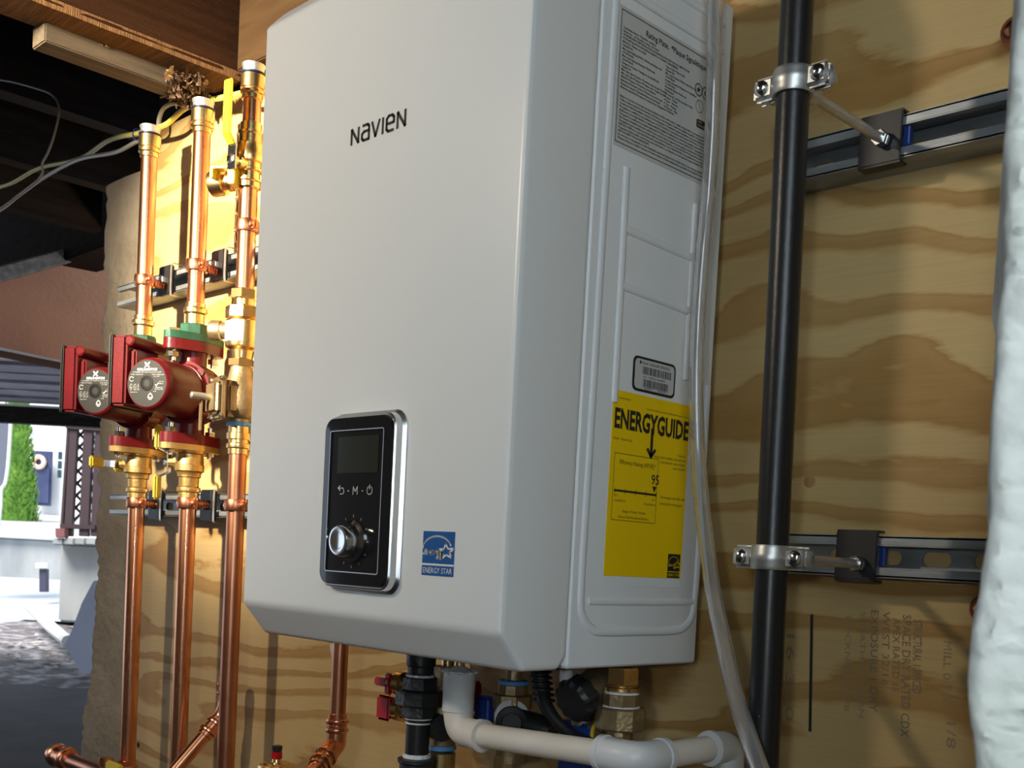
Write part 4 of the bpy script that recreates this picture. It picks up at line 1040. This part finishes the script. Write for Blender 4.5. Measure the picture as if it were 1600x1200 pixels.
for th_ in (0,):
    q.prism([V((X3, PY, 1.432))+nrm*.0302+tx*x_+EZ*z_ for x_, z_ in ((-.007, 0), (-.007, .012), (-.013, .012), (0, .026), (.013, .012), (.007, .012), (.007, 0))], nrm*.0012)
q.build('flow_arrow', M['brass'], fc_)
# lowest run of the third pipe
r3b = T('return_pipe', 'right lower copper pipe running down beside the heater edge, blue-ringed at its top', 'pipe', (X3, PY, .70))
MB().cyl((X3, PY, .70), (X3, PY, 1.372), R1, 32).build('pipe', M['copper_dull'], r3b)
b = MB(); b.lathe((X3, PY, 1.3475), EZ, [(0, R1), (.0008, R1+.0022), (.009, R1+.0022), (.0105, R1+.0052), (.0140, R1+.0056), (.0170, R1+.0052), (.0185, R1+.0022), (.0240, R1+.0022), (.0245, R1+.0055), (.034, R1+.0055), (.035, R1+.003), (.045, R1+.003)], 24); b.build('press_adaptor', M['brass'], r3b)
MB().lathe((X3, PY, 1.3925), EZ, [(0, R1+.0045), (.0008, R1+.0065), (.006, R1+.0065), (.0068, R1+.004)], 24).build('thread_seal', M['blue_seal'], r3b)
# small copper tube standing beside the third riser
q = T('copper_tube', 'thin copper tube standing against the left side of the right copper riser', 'pipe', (X3-.026, .005, 1.28))
MB().cyl((X3-.022, PY+.012, 1.24), (X3-.022, PY+.012, 1.352), .0064, 16).build('tube', M['copper_dull'], q)
for zz in (1.343, 1.310): MB().lathe((X3-.022, PY+.012, zz), EZ, [(0, .0066), (.001, .0085), (.007, .0085), (.008, .0066)], 16).build('collar', M['copper'], q)
# diagonal copper branch at lower left
dg = T('copper_branch', 'bright copper branch slanting down across the lower left, with a press elbow', 'pipe', onY(350, 1100, .0))
E0 = onY(352, 1112, -.005); Dn = onY(268, 1210, -.095); dd = (Dn-E0).normalized()
b = MB(); b.tube([E0+EZ*.06, E0+EZ*.03, E0+EZ*.012+dd*.002, E0+dd*.012-EZ*.0, E0+dd*.03], .0125, 18, 5); press(b, E0+EZ*.022, EZ, .036, .0112); press(b, E0+dd*.014, dd, .040, .0118); b.build('elbow', M['copper'], dg)
MB().cyl(E0+dd*.03, Dn+dd*.004, .0112, 24).build('pipe', M['copper'], dg)
# manifold pipe with fittings at the bottom left
mf = T('manifold_pipe', 'horizontal copper manifold pipe with brass fittings at the bottom left edge', 'pipe', (-1.05, -.09, .77))
z0 = onY(150, 1200, -.09).z-.004
MB().cyl((-1.22, -.09, z0), (-.60, -.09, z0), R1, 28).build('pipe', M['copper_dull'], mf)
b = MB(); press(b, (-1.245, -.09, z0), EX, .075, .0165); b.build('end_cap', M['copper'], mf)
b = MB(); b.cyl((-1.02, -.09, z0-.02), (-1.02, -.09, z0+.030), .009, 16); b.lathe((-1.02, -.09, z0+.014), EZ, [(0, .009), (.002, .0125), (.014, .0125), (.016, .009)], 18); b.build('tee', M['copper'], mf)
for k, xx in enumerate((-.935, -.90, -.87, -.795)):
    b = MB(); hexn(b, (xx, -.09, z0), EX, .024, .0245+.001*(k % 2), n=8); b.build('union_nut', M['brass'], mf)
q = MB(); q.box((-.93, -.115, z0+.030), (.055, .010, .016), bev=.003); q.box((-.93, -.112, z0+.022), (.012, .008, .02), bev=.002); q.build('yellow_handle', M['yellow'], mf)
q = MB(); q.box((-.78, -.12, z0+.016), (.055, .010, .014), bev=.003); q.build('yellow_handle', M['yellow'], mf)
# air vent with red cap
avp = onY(432, 1196, -.09)
av = T('air_vent', 'round brass air vent with a small red cap, below and left of the heater', 'air vent', avp)
b = MB(); b.lathe(avp-EZ*.05, EZ, [(0, .027), (.047, .027), (.051, .0255), (.052, .021), (.0545, .019), (.055, .007), (.060, .006)], 28); b.build('body', M['brass'], av)
b = MB(); b.lathe(avp+EZ*.010, EZ, [(0, .0072), (.001, .0078), (.010, .0078), (.011, .006)], 14); b.build('red_cap', M['red_plastic'], av)
b = MB(); b.lathe(avp+EZ*.0215, EZ, [(0, .0072), (.007, .0078), (.008, .006)], 14); b.build('black_cap', M['black_rubber'], av)
# ------------------------------------------------------------------ cables
tag(MB().tube([onY(388, 143, -.02), onY(350, 152, -.01), onY(312, 160, .0), onY(285, 172, .0), onY(262, 193, -.002), onY(240, 202, -.002), onY(214, 209, .004), onY(190, 213, .02), onY(165, 222, .06), onY(135, 243, .09), onY(110, 252, .10), onY(60, 263, .12), onY(20, 285, .14), onY(-20, 300, .16), onY(-120, 345, .2), onY(-260, 380, .28)], lambda t: .0048, 8, 6).build('yellow_cable', M['cable_yellow']), 'yellow sheathed cable running along the top edge of the plywood', 'cable')
tag(MB().tube([onY(300, 168, .035), onY(285, 163, .03), onY(268, 162, .025), onY(255, 170, .02), onY(249, 185, .018), onY(246, 203, .016), onY(232, 213, .016), onY(212, 222, .03), onY(180, 238, .04), onY(130, 247, .07), (onY(95, 262, .10)), onY(60, 283, .12), onY(30, 305, .14), onY(-20, 340, .16), onY(-120, 380, .2), onY(-260, 420, .28)], .0042, 8, 6).build('white_cable', M['cable_white']), 'off-white cable looping beside the yellow cable above the plywood', 'cable')
tag(MB().tube([onY(-280, 60, -.05), onY(-120, 100, -.05), onY(-20, 121, -.05), onY(20, 128, -.05), onY(60, 139, -.05), onY(80, 147, -.05), (onY(90, 160, -.05)), onY(92, 178, -.05), onY(85, 210, -.05), onY(75, 238, -.05), onY(66, 256, -.05), onY(66, 272, -.05), onY(50, 290, -.05), onY(15, 316, -.05), onY(-20, 335, -.05), onY(-140, 380, -.05), onY(-300, 420, -.05)], .0024, 7, 6).build('grey_wire', M['wire']), 'thin grey wire bending down through the dark space at far left', 'wire')
k = onY(214, 210, .008)
tag(MB().tube([k+V((.002*math.cos(a), .008*math.sin(a)-.0, .010*math.cos(a)+.0)) for a in [2*math.pi*i/14 for i in range(14)]], .0016, 6, closed=True).build('cable_tie', M['blue_plastic']), 'small blue tie gripping the yellow cable at the plywood corner', 'cable tie')
# ------------------------------------------------------------------ right black pipe and hangers
BX, BY = .402, -.160; RB = .0141
tp_ = onY(1246, 0, BY); bt_ = onY(1191, 1200, BY)
dirv = (tp_-bt_).normalized()
tag(MB().cyl(bt_-dirv*.25, tp_+dirv*.3, RB, 40).build('black_pipe', M['iron']), 'vertical black iron pipe standing right of the white heater', 'pipe')
def bpx(z): return bt_+dirv*((z-bt_.z)/dirv.z)
def hanger(zc, nut, plate_c, tilt, label):
    c = bpx(zc)
    t = T('pipe_hanger', label, 'pipe hanger', c, 'rod hangers on the black pipe')
    r = RB
    for sg, nm in ((-1, 'front_half'), (1, 'rear_half')):
        b = MB(); n = 14; prof = [(-.0105, r+.0005), (-.0105, r+.003), (-.0075, r+.0042), (-.003, r+.0042), (0, r+.0054), (.003, r+.0042), (.0075, r+.0042), (.0105, r+.003), (.0105, r+.0005)]
        vs = []; m_ = len(prof)
        for i in range(n+1):
            a = math.pi*i/n*sg; 
            for h, rr_ in prof: vs.append(c+V((math.cos(a)*rr_, math.sin(a)*rr_, h)))
        fs = [(i*m_+j, i*m_+(j+1) % m_, (i+1)*m_+(j+1) % m_, (i+1)*m_+j) for i in range(n) for j in range(m_)]
        b.add(vs, fs)
        for e in (1, -1): b.box(c+V((e*(r+.0120), sg*.0042, 0)), (.022, .0070, .0200), bev=.0034, seg=3)
        b.build(nm, M['zinc'], t, ang=45)
    for e in (1, -1):
        q = MB(); q.lathe(c+V((e*(r+.0135), -.0075, 0)), -EY, [(0, .0066), (.0012, .0068), (.0035, .0055), (.0048, .003), (.005, 0)], 16); q.build('screw', M['chrome'], t)
        q = MB(); hexn(q, c+V((e*(r+.0135), .0075, 0)), EY, .0065, .0075); q.build('nut', M['zinc'], t)
    h0 = c+EY*(r+.004)
    q = MB(); q.lathe(h0, EY, [(0, .0095), (.004, .0090), (.010, .0080), (.016, .0078), (.017, .006)], 16); q.build('hub', M['zinc'], t)
    q = MB(); q.cyl(h0+EY*.012, nut+EY*.006, .0047, 16); q.build('rod', M['zinc'], t)
    q = MB(); hexn(q, nut-EY*.0085, EY, .0046, .0078, rot=.3); hexn(q, nut-EY*.0035, EY, .0046, .0078, rot=.3); q.build('jam_nut', M['chrome'], t)
    q = MB(); pc_ = plate_c; q.box(pc_-EY*.0006, (.0435, .0034, .0465), bev=.0006)
    for e in (1, -1): q.box(pc_+V((0, .006, e*.0240)), (.0435, .014, .0022))
    q.build('saddle_plate', M['black_plate'], t)
    q = MB(); q.box(pc_+V((.024, .008, .0)), (.006, .006, .018)); q.build('spring_clip', M['blue_plastic'], t)
    return t
hanger(onY(1240, 131, BY).z, V((onY(1240, 131, BY).x+.001, -.004, onY(1240, 131, BY).z)), V((onY(1240, 131, BY).x-.004, .0020, 1.6245)), 0, 'zinc split-ring hanger holding the black pipe to the upper right strut')
zc = onY(1199, 871, BY).z
hanger(zc, V((onY(1199, 871, BY).x+.002, -.004, zc)), V((onY(1199, 871, BY).x-.004, .0020, 1.2252)), 0, 'zinc split-ring hanger holding the black pipe to the lower right strut')
# copper bell-hanger screws peeping beside the near stone
for (px, py, lab) in ((1580, 42, 'copper bolt head on the plywood at top right beside the white stone'), (1531, 951, 'copper bolt head on the plywood at lower right beside the white stone')):
    a = onY(px, py, .015); t = T('copper_bolt', lab, 'bolt', a)
    q = MB(); q.lathe(V((a.x, WALL, a.z)), -EY, [(0, .014), (.018, .0135), (.024, .0125), (.026, .010)], 18); q.build('boss', M['red_brown'], t)
    q = MB(); q.lathe(V((a.x, WALL-.026, a.z)), -EY, [(0, .0075), (.003, .0072), (.005, .0045), (.0055, 0)], 14); q.build('screw', M['copper'], t)
# ------------------------------------------------------------------ clear tube
tp3 = [(1121, -90, 1.12), (1118, 0, 1.12), (1116, 100, 1.12), (1113, 200, 1.125), (1107, 300, 1.13), (1098, 400, 1.13), (1091, 500, 1.13), (1088, 600, 1.125), (1090, 700, 1.12), (1098, 800, 1.105), (1109, 890, 1.08), (1117, 940, 1.06), (1130, 1000, 1.03), (1150, 1090, .98), (1187, 1200, .915), (1215, 1280, .88)]
P = [atD(*q) for q in tp3]
ot = MB(); ot.tube(P, .0078, 16, 5, caps=False); inn = MB(); inn.tube(P, .0055, 16, 5, caps=False)
n0 = len(ot.v); ot.add(inn.v, [f[::-1] for f in inn.f])
me_ = bpy.data.meshes.new('clear_tube'); me_.from_pydata([tuple(q) for q in ot.v], [], ot.f); me_.update()
me_.polygons.foreach_set('use_smooth', [True]*len(me_.polygons)); me_.materials.append(M['clear'])
o = bpy.data.objects.new('clear_tube', me_); COL.objects.link(o); tag(o, 'clear vinyl tube hanging along the right side of the heater', 'tube')
# ------------------------------------------------------------------ piping under the heater
# copper pipe with 45 elbow
A = atD(538, 1015, 1.55); B = atD(527, 1128, 1.55)
cpp = T('copper_drop', 'copper pipe dropping beneath the heater and turning left through a press elbow', 'pipe', B)
MB().cyl(V((B.x, B.y, A.z+.12)), B, .0111, 24).build('pipe', M['copper_dull'], cpp)
dl = (atD(483, 1205, 1.47)-atD(520, 1158, 1.52)).normalized(); E1 = B-EZ*.030
b = MB(); press(b, B-EZ*.022, EZ, .034, .0115); b.tube([B-EZ*.004, B-EZ*.018, E1+dl*.002, E1+dl*.016, E1+dl*.034], .0140, 18, 5); press(b, E1+dl*.018, dl, .036, .0115); b.build('elbow', M['copper'], cpp)
MB().cyl(E1+dl*.03, E1+dl*.18, .0111, 24).build('pipe', M['copper'], cpp)
# small paper tag behind
q = MB(); c = onY(520, 1020, .04); q.prism([c+V((x_, 0, z_)) for x_, z_ in ((-.010, .012), (.004, .016), (.012, -.010), (.0, -.014))], EY*.002)
tag(q.build('tape_scrap', M['paper'], flat=True), 'small scrap of grey tape stuck to the plywood behind the copper drop', 'tape')
# black gas union
gx = atD(655, 1100, 1.32); gx = V((gx.x, gx.y, 0))
def gz(py): return onY(655, py, gx.y).z
gu = T('gas_union', 'black iron gas union and pipe hanging below the heater, smeared with white sealant', 'pipe fitting', V((gx.x, gx.y, gz(1140))))
b = MB(); b.lathe(V((gx.x, gx.y, gz(1052))), EZ, [(0, .0155), (.008, .0155), (.010, .0175), (.022, .0175), (.024, .013), (.05, .013)], 20); b.build('nipple', M['iron_rough'], gu)
b = MB(); b.lathe(V((gx.x, gx.y, gz(1053))), -EZ, [(0, .016), (.001, .0172), (.0035, .0172), (.0045, .016)], 20); b.build('thread_sealant', M['white_seal'], gu)
b = MB(); hexn(b, V((gx.x, gx.y, gz(1078))), EZ, gz(1053)-gz(1078)-.003, .0205, n=8, rot=.3); hexn(b, V((gx.x, gx.y, gz(1102))), EZ, gz(1078)-gz(1102), .0285, n=8, rot=.2); hexn(b, V((gx.x, gx.y, gz(1121))), EZ, gz(1102)-gz(1121), .0205, n=8, rot=.3); b.build('union', M['iron_rough'], gu, ang=20)
b = MB(); b.lathe(V((gx.x, gx.y, gz(1124))), EZ, [(0, .0145), (.0005, .0165), (.003, .0165), (.0035, .0145)], 20); b.lathe(V((gx.x, gx.y, gz(1131))), EZ, [(0, .0145), (.0005, .0152), (.0015, .0152), (.002, .0145)], 20); b.lathe(V((gx.x, gx.y, gz(1185))), EZ, [(0, .0145), (.0005, .0165), (.0045, .0165), (.005, .0145)], 20); b.build('thread_sealant', M['white_seal'], gu)
b = MB(); b.cyl(V((gx.x, gx.y, gz(1260))), V((gx.x, gx.y, gz(1120))), .0141, 28); b.build('pipe', M['iron'], gu)
b = MB(); b.lathe(V((gx.x, gx.y, gz(1250))), EZ, [(0, .020), (gz(1186)-gz(1250)-.006, .020), (gz(1186)-gz(1250)-.004, .0225), (gz(1186)-gz(1250), .0225), (gz(1186)-gz(1250)+.001, .016)], 24); b.build('tee', M['iron_rough'], gu)
# red-handled valves behind the black union
def red_valve(px, py, d, label, hp_):
    c = atD(px, py, d); t = T('drain_valve', label, 'valve', c)
    b = MB(); b.lathe(c+V((.05, .01, 0)), V((-1, -.15, 0)), [(0, .012), (.040, .012), (.042, .0155), (.052, .0155), (.054, .010), (.060, .008)], 16); b.build('body', M['brass'], t)
    q = MB()
    hp_(q, c); q.build('handle', M['red_plastic'], t)
    q = MB(); q.lathe(c+V((-.012, -.006, 0)), V((-1, -.6, 0)), [(0, .0045), (.004, .0045), (.0045, .003)], 6); q.build('screw', M['zinc'], t)
    return t
red_valve(622, 1068, 1.42, 'red lever valve below the heater, upper of the two left of the black union', lambda q, c: (q.box(c+V((-.014, -.004, -.002)), (.012, .006, .028), bev=.002), q.box(c+V((-.024, -.008, .0)), (.024, .007, .011), bev=.002)))
red_valve(620, 1108, 1.42, 'red lever valve below the heater, lower of the two left of the black union', lambda q, c: (q.box(c+V((-.016, -.008, .0)), (.028, .007, .032), bev=.004, seg=3), q.box(c+V((-.002, -.004, .011)), (.02, .006, .008), bev=.002)))
c = atD(615, 1085, 1.45); tag(MB().tube([c+V((.012*math.cos(a), 0, .010*math.sin(a))) for a in [2*math.pi*i/14 for i in range(14)]], .0026, 8, closed=True).build('yellow_ring', M['yellow']), 'small yellow ring between the two red lever valves', 'ring')
# brass nut behind the pvc adaptor and mixing valve column
bc0 = atD(690, 1170, 1.36)
bcx = T('brass_column', 'brass ball valve column with a blue sealed joint, behind the grey drain pipe', 'pipe fitting', bc0)
def bz(py): return onY(692, py, bc0.y).z
b = MB(); hexn(b, V((bc0.x, bc0.y, bz(1072))), EZ, bz(1040)-bz(1072), .018); b.lathe(V((bc0.x, bc0.y, bz(1165))), EZ, [(0, .0165), (.018, .0165), (.020, .019), (.055, .019), (.057, .013), (bz(1072)-bz(1165), .013)], 20); b.build('body', M['brass_cast'], bcx)
b = MB(); b.lathe(V((bc0.x, bc0.y, bz(1172))), EZ, [(0, .0155), (.001, .0178), (.006, .0178), (.007, .0155)], 20); b.build('thread_seal', M['blue_seal'], bcx)
b = MB(); b.lathe(V((bc0.x, bc0.y, bz(1250))), EZ, [(0, .0175), (bz(1176)-bz(1250), .0175), (bz(1176)-bz(1250)+.002, .015)], 20); b.build('coupling', M['brass'], bcx)
b = MB(); b.box(V((bc0.x+.002, bc0.y-.019, bz(1153))), (.013, .004, .013), bev=.001); b.build('name_boss', M['brass'], bcx)
b = MB(); q0 = atD(677, 1130, 1.36); b.box(q0, (.05, .03, .022), bev=.005); b.lathe(q0-EX*.02, V((1, -.3, 0)), [(0, .016), (.06, .016)], 16); b.build('side_body', M['iron_rough'], bcx)
# red lever right of the pvc
c = atD(745, 1088, 1.38); t = T('relief_lever_valve', 'brass valve with an upright red lever, right of the grey drain pipe', 'valve', c)
q = MB(); q.box(c, (.010, .010, .038), bev=.003, seg=3); q.box(c-EZ*.001, (.012, .006, .026), bev=.003); q.build('lever', M['red_plastic'], t)
q = MB(); q.lathe(c-EZ*.036+V((0, .01, 0)), EZ, [(0, .011), (.014, .011), (.016, .008), (.03, .008)], 12); q.build('body', M['brass_cast'], t)
q = MB(); q.lathe(c-EZ*.030+V((.006, 0, 0)), V((1, -.8, 0)), [(0, .010), (.012, .010), (.013, .006)], 16); q.build('knob', M['black_rubber'], t)
# condensate drain in pvc
pv = atD(716, 1100, 1.25); RX, RY = pv.x, pv.y; rp_ = .0133
def vz(py): return onY(716, py, RY).z
zr = onY(722, 1143, RY).z
xc = .272; zr2 = onY(990, 1186, RY).z
dp = T('condensate_drain', 'beige plastic drain pipe running below the heater and back to the wall', 'pipe', V((RX, RY, zr)))
b = MB(); b.lathe(V((RX, RY, vz(1112))), EZ, [(0, .0168), (.001, .0178), (vz(1078)-vz(1112), .0178), (vz(1078)-vz(1112)+.0008, .0182), (vz(1050)-vz(1112), .0182), (vz(1050)-vz(1112)+.001, .0150), (vz(1040)-vz(1112), .006)], 28); b.build('adaptor', M['pvc_white'], dp)
b = MB()
for k in range(9): a = 2*math.pi*k/9; b.ball(V((RX+.0155*math.cos(a), RY+.0155*math.sin(a), vz(1049))), .0035, 8, (1.6, 1.6, .8))
b.build('sealant_bead', M['white_seal'], dp)
b = MB(); b.tube([V((RX, RY, vz(1112)+.002)), V((RX, RY, zr+.022)), V((RX+.004, RY, zr+.008)), V((RX+.012, RY, zr+.001)), V((RX+.026, RY, zr)), V((RX+.040, RY, zr))], .0165, 24, 6); b.lathe(V((RX+.036, RY, zr)), EX, [(0, .0165), (.001, .0182), (.008, .0182), (.009, .0150)], 28); b.build('elbow', M['pvc'], dp)
b = MB(); b.cyl(V((RX+.03, RY, zr)), V((xc-.02, RY, zr2)), rp_, 28); b.build('pipe', M['pvc'], dp)
ye = -.028; ze = zr2+.004
b = MB(); b.tube([V((xc-.042, RY, zr2)), V((xc-.020, RY, zr2)), V((xc-.006, RY+.004, zr2)), V((xc, RY+.016, zr2)), V((xc, RY+.04, zr2))], .0168, 24, 6)
b.lathe(V((xc-.046, RY, zr2)), EX, [(0, .0150), (.001, .0182), (.007, .0182), (.008, .0165)], 28); b.lathe(V((xc, RY+.034, zr2)), EY, [(0, .0165), (.001, .0182), (.009, .0182), (.010, .0150)], 28); b.build('elbow', M['pvc_white'], dp)
b = MB(); b.cyl(V((xc, RY+.03, zr2)), V((xc+.012, ye-.02, ze)), rp_, 28); b.build('pipe', M['pvc'], dp)
b = MB(); xe = xc+.014; b.lathe(V((xe-.002, ye-.034, ze)), EY, [(0, .0150), (.001, .0182), (.008, .0182), (.009, .0165)], 28); b.tube([V((xe, ye-.028, ze)), V((xe, ye-.012, ze)), V((xe, ye-.002, ze-.006)), V((xe, ye, ze-.018)), V((xe, ye, ze-.045))], .0165, 24, 6); b.build('elbow', M['pvc_white'], dp)
b = MB(); b.cyl(V((xe, ye, ze-.04)), V((xe, ye, ze-.30)), rp_, 24); b.build('pipe', M['pvc_white'], dp)
# brass union with blue-handled valve
u8 = atD(801, 1090, 1.30); uy = u8.y
def uz(py): return onY(801, py, uy).z
uv = T('shutoff_union', 'brass union over a blue-handled shutoff valve below the heater', 'valve', u8)
b = MB(); b.lathe(V((u8.x, uy, uz(1066))), EZ, [(0, .010), (.04, .010)], 18); hexn(b, V((u8.x, uy, uz(1107))), EZ, uz(1084)-uz(1107), .0235, n=8, rot=.2); b.lathe(V((u8.x, uy, uz(1085))), EZ, [(0, .0178), (uz(1070)-uz(1085), .0178)], 10); b.build('union', M['brass_cast'], uv, ang=20)
b = MB(); b.lathe(V((u8.x, uy, uz(1070))), EZ, [(0, .0160), (.0008, .0178), (.0050, .0178), (.0062, .015)], 20); b.build('thread_seal', M['blue_seal'], uv)
b = MB(); b.lathe(V((u8.x, uy, uz(1190))), EZ, [(0, .0215), (.040, .0215), (.043, .017), (uz(1107)-uz(1190), .017)], 20); b.build('valve_body', M['brass_cast'], uv)
fd = V((.72, -.69, 0)); hc = V((u8.x, uy, uz(1122)))
b = MB(); b.lathe(hc+fd*.008, fd, [(0, .0135), (.022, .0135), (.024, .0185), (.034, .0180), (.036, .012), (.034, .011), (.034, 0)], 24); b.lathe(hc+V((.01, -.012, .0)), V((.8, .2, -.12)), [(0, .016), (.050, .017), (.058, .013)], 16); b.build('cap', M['black_rubber'], uv)
b = MB(); b.lathe(hc+fd*.010+EZ*.004, fd, [(0, .020), (.012, .020)], 24); b.build('ring', M['pvc_white'], uv)
b = MB(); b.box(hc+V((-.030, -.016, .006)), (.026, .014, .034), bev=.004, seg=3); b.build('blue_handle', M['blue_plastic'], uv)
b = MB(); b.box(V((u8.x+.004, uy-.0215, uz(1192))), (.014, .004, .020), bev=.001); b.build('name_boss', M['brass'], uv)
# black hose
hs_ = [(843, 1045, 1.20), (846, 1072, 1.20), (852, 1100, 1.19), (868, 1125, 1.18), (893, 1147, 1.17), (920, 1160, 1.155), (940, 1168, 1.14), (950, 1173, 1.135)]
hz_ = MB(); hz_.tube([atD(*q) for q in hs_], lambda t: .0105-.0045*min(1, t*2.2), 12, 6)
for k in range(6): a = atD(844+k*1.2, 1052+k*9, 1.20); hz_.lathe(a, EZ, [(0, .009), (.001, .0125), (.003, .0125), (.004, .009)], 12)
tag(hz_.build('black_hose', M['black_rubber']), 'ribbed black hose curving down below the heater case', 'hose')
# pressure relief valve with black cap, tilted towards the viewer
f0 = atD(901, 1093, 1.155); f1 = atD(970, 1042, 1.205); fdv = (f1-f0).normalized()
pf = T('filter_valve', 'tilted brass filter body with a ribbed black cap below the heater', 'valve', f0)
b = MB(); b.lathe(f0+fdv*.004, fdv, [(0, .0192), (.030, .0192), (.032, .0190), ((f1-f0).length, .019)], 24); b.build('body', M['brass_cast'], pf)
b = MB(); n = 40; prof = [(-.010, .014), (-.0095, .020), (-.005, .0235), (.009, .0243), (.010, .022)]
vs = []
for h, r in prof:
    for k in range(n):
        a = 2*math.pi*k/n; z_, x_, y_ = frame(fdv); rr_ = r*(1+.045*(1 if k % 4 < 2 else -1)); vs.append(f0+fdv*h+(x_*math.cos(a)+y_*math.sin(a))*rr_)
b.add(vs, [(i*n+k, i*n+(k+1) % n, (i+1)*n+(k+1) % n, (i+1)*n+k) for i in range(len(prof)-1) for k in range(n)]+[tuple(range(n)), tuple((len(prof)-1)*n+k for k in range(n))])
b.build('ribbed_cap', M['black_rubber'], pf, ang=25)
# big brass union
g9 = atD(970, 1110, 1.15); gy = g9.y
def wz(py): return onY(970, py, gy).z
bu = T('brass_union', 'large dull brass union with taped joints below the right side of the heater', 'pipe fitting', g9)
b = MB(); hexn(b, V((g9.x, gy, wz(1070))), EZ, HZ-wz(1070)-.001, .0175, n=6, rot=.25); b.lathe(V((g9.x, gy, wz(1083))), EZ, [(0, .0145), (.003, .0185), (.006, .0185), (.0075, .0145), (.010, .0145)], 20); b.build('adaptor', M['brass'], bu, ang=25)
b = MB(); hexn(b, V((g9.x, gy, wz(1105))), EZ, wz(1083)-wz(1105), .0185, n=8); hexn(b, V((g9.x, gy, wz(1140))), EZ, wz(1104)-wz(1140), .0265, n=10, rot=.25); b.lathe(V((g9.x, gy, wz(1260))), EZ, [(0, .0140), (wz(1140)-wz(1260), .0140)], 10); b.build('union', M['brass_cast'], bu, ang=15)
b = MB()
for py, r in ((1084, .0172), (1106, .0185), (1142, .0170)): b.lathe(V((g9.x, gy, wz(py))), EZ, [(0, r-.002), (.0006, r+.0012), (.0022, r+.001), (.0028, r-.002)], 20)
b.build('thread_tape', M['white_seal'], bu)
# blue-handled valve beside it
bv2 = atD(905, 1150, 1.20); t = T('blue_valve', 'blue-handled brass valve with a yellow ring beside the large brass union', 'valve', bv2)
b = MB(); b.box(atD(905, 1172, 1.19), (.052, .016, .060), bev=.004, seg=3); b.build('handle', M['blue_plastic'], t)
b = MB(); a = atD(912, 1140, 1.20); e = atD(955, 1150, 1.17); b.lathe(a, e-a, [(0, .010), (.004, .0135), (.016, .0135), (.020, .0165), ((e-a).length, .0165)], 18); b.build('body', M['brass_cast'], t)
b = MB(); a = atD(938, 1147, 1.18); b.lathe(a, e-a, [(0, .0165), (.0006, .0178), (.0028, .0178), (.0034, .0165)], 18); b.build('yellow_ring', M['yellow'], t)
b = MB(); b.lathe(atD(905, 1250, 1.20), EZ, [(0, .014), (.10, .014)], 16); b.build('pipe', M['brass_cast'], t)
# small grey strap stub beside the hose
a = atD(885, 1058, 1.16); tag(MB().lathe(a+EZ*.012, -EZ, [(0, .007), (.012, .0075), (.020, .006), (.021, 0)], 14).build('grey_plug', M['pvc_white']), 'small pale grey plug under the case behind the ribbed cap', 'plug')
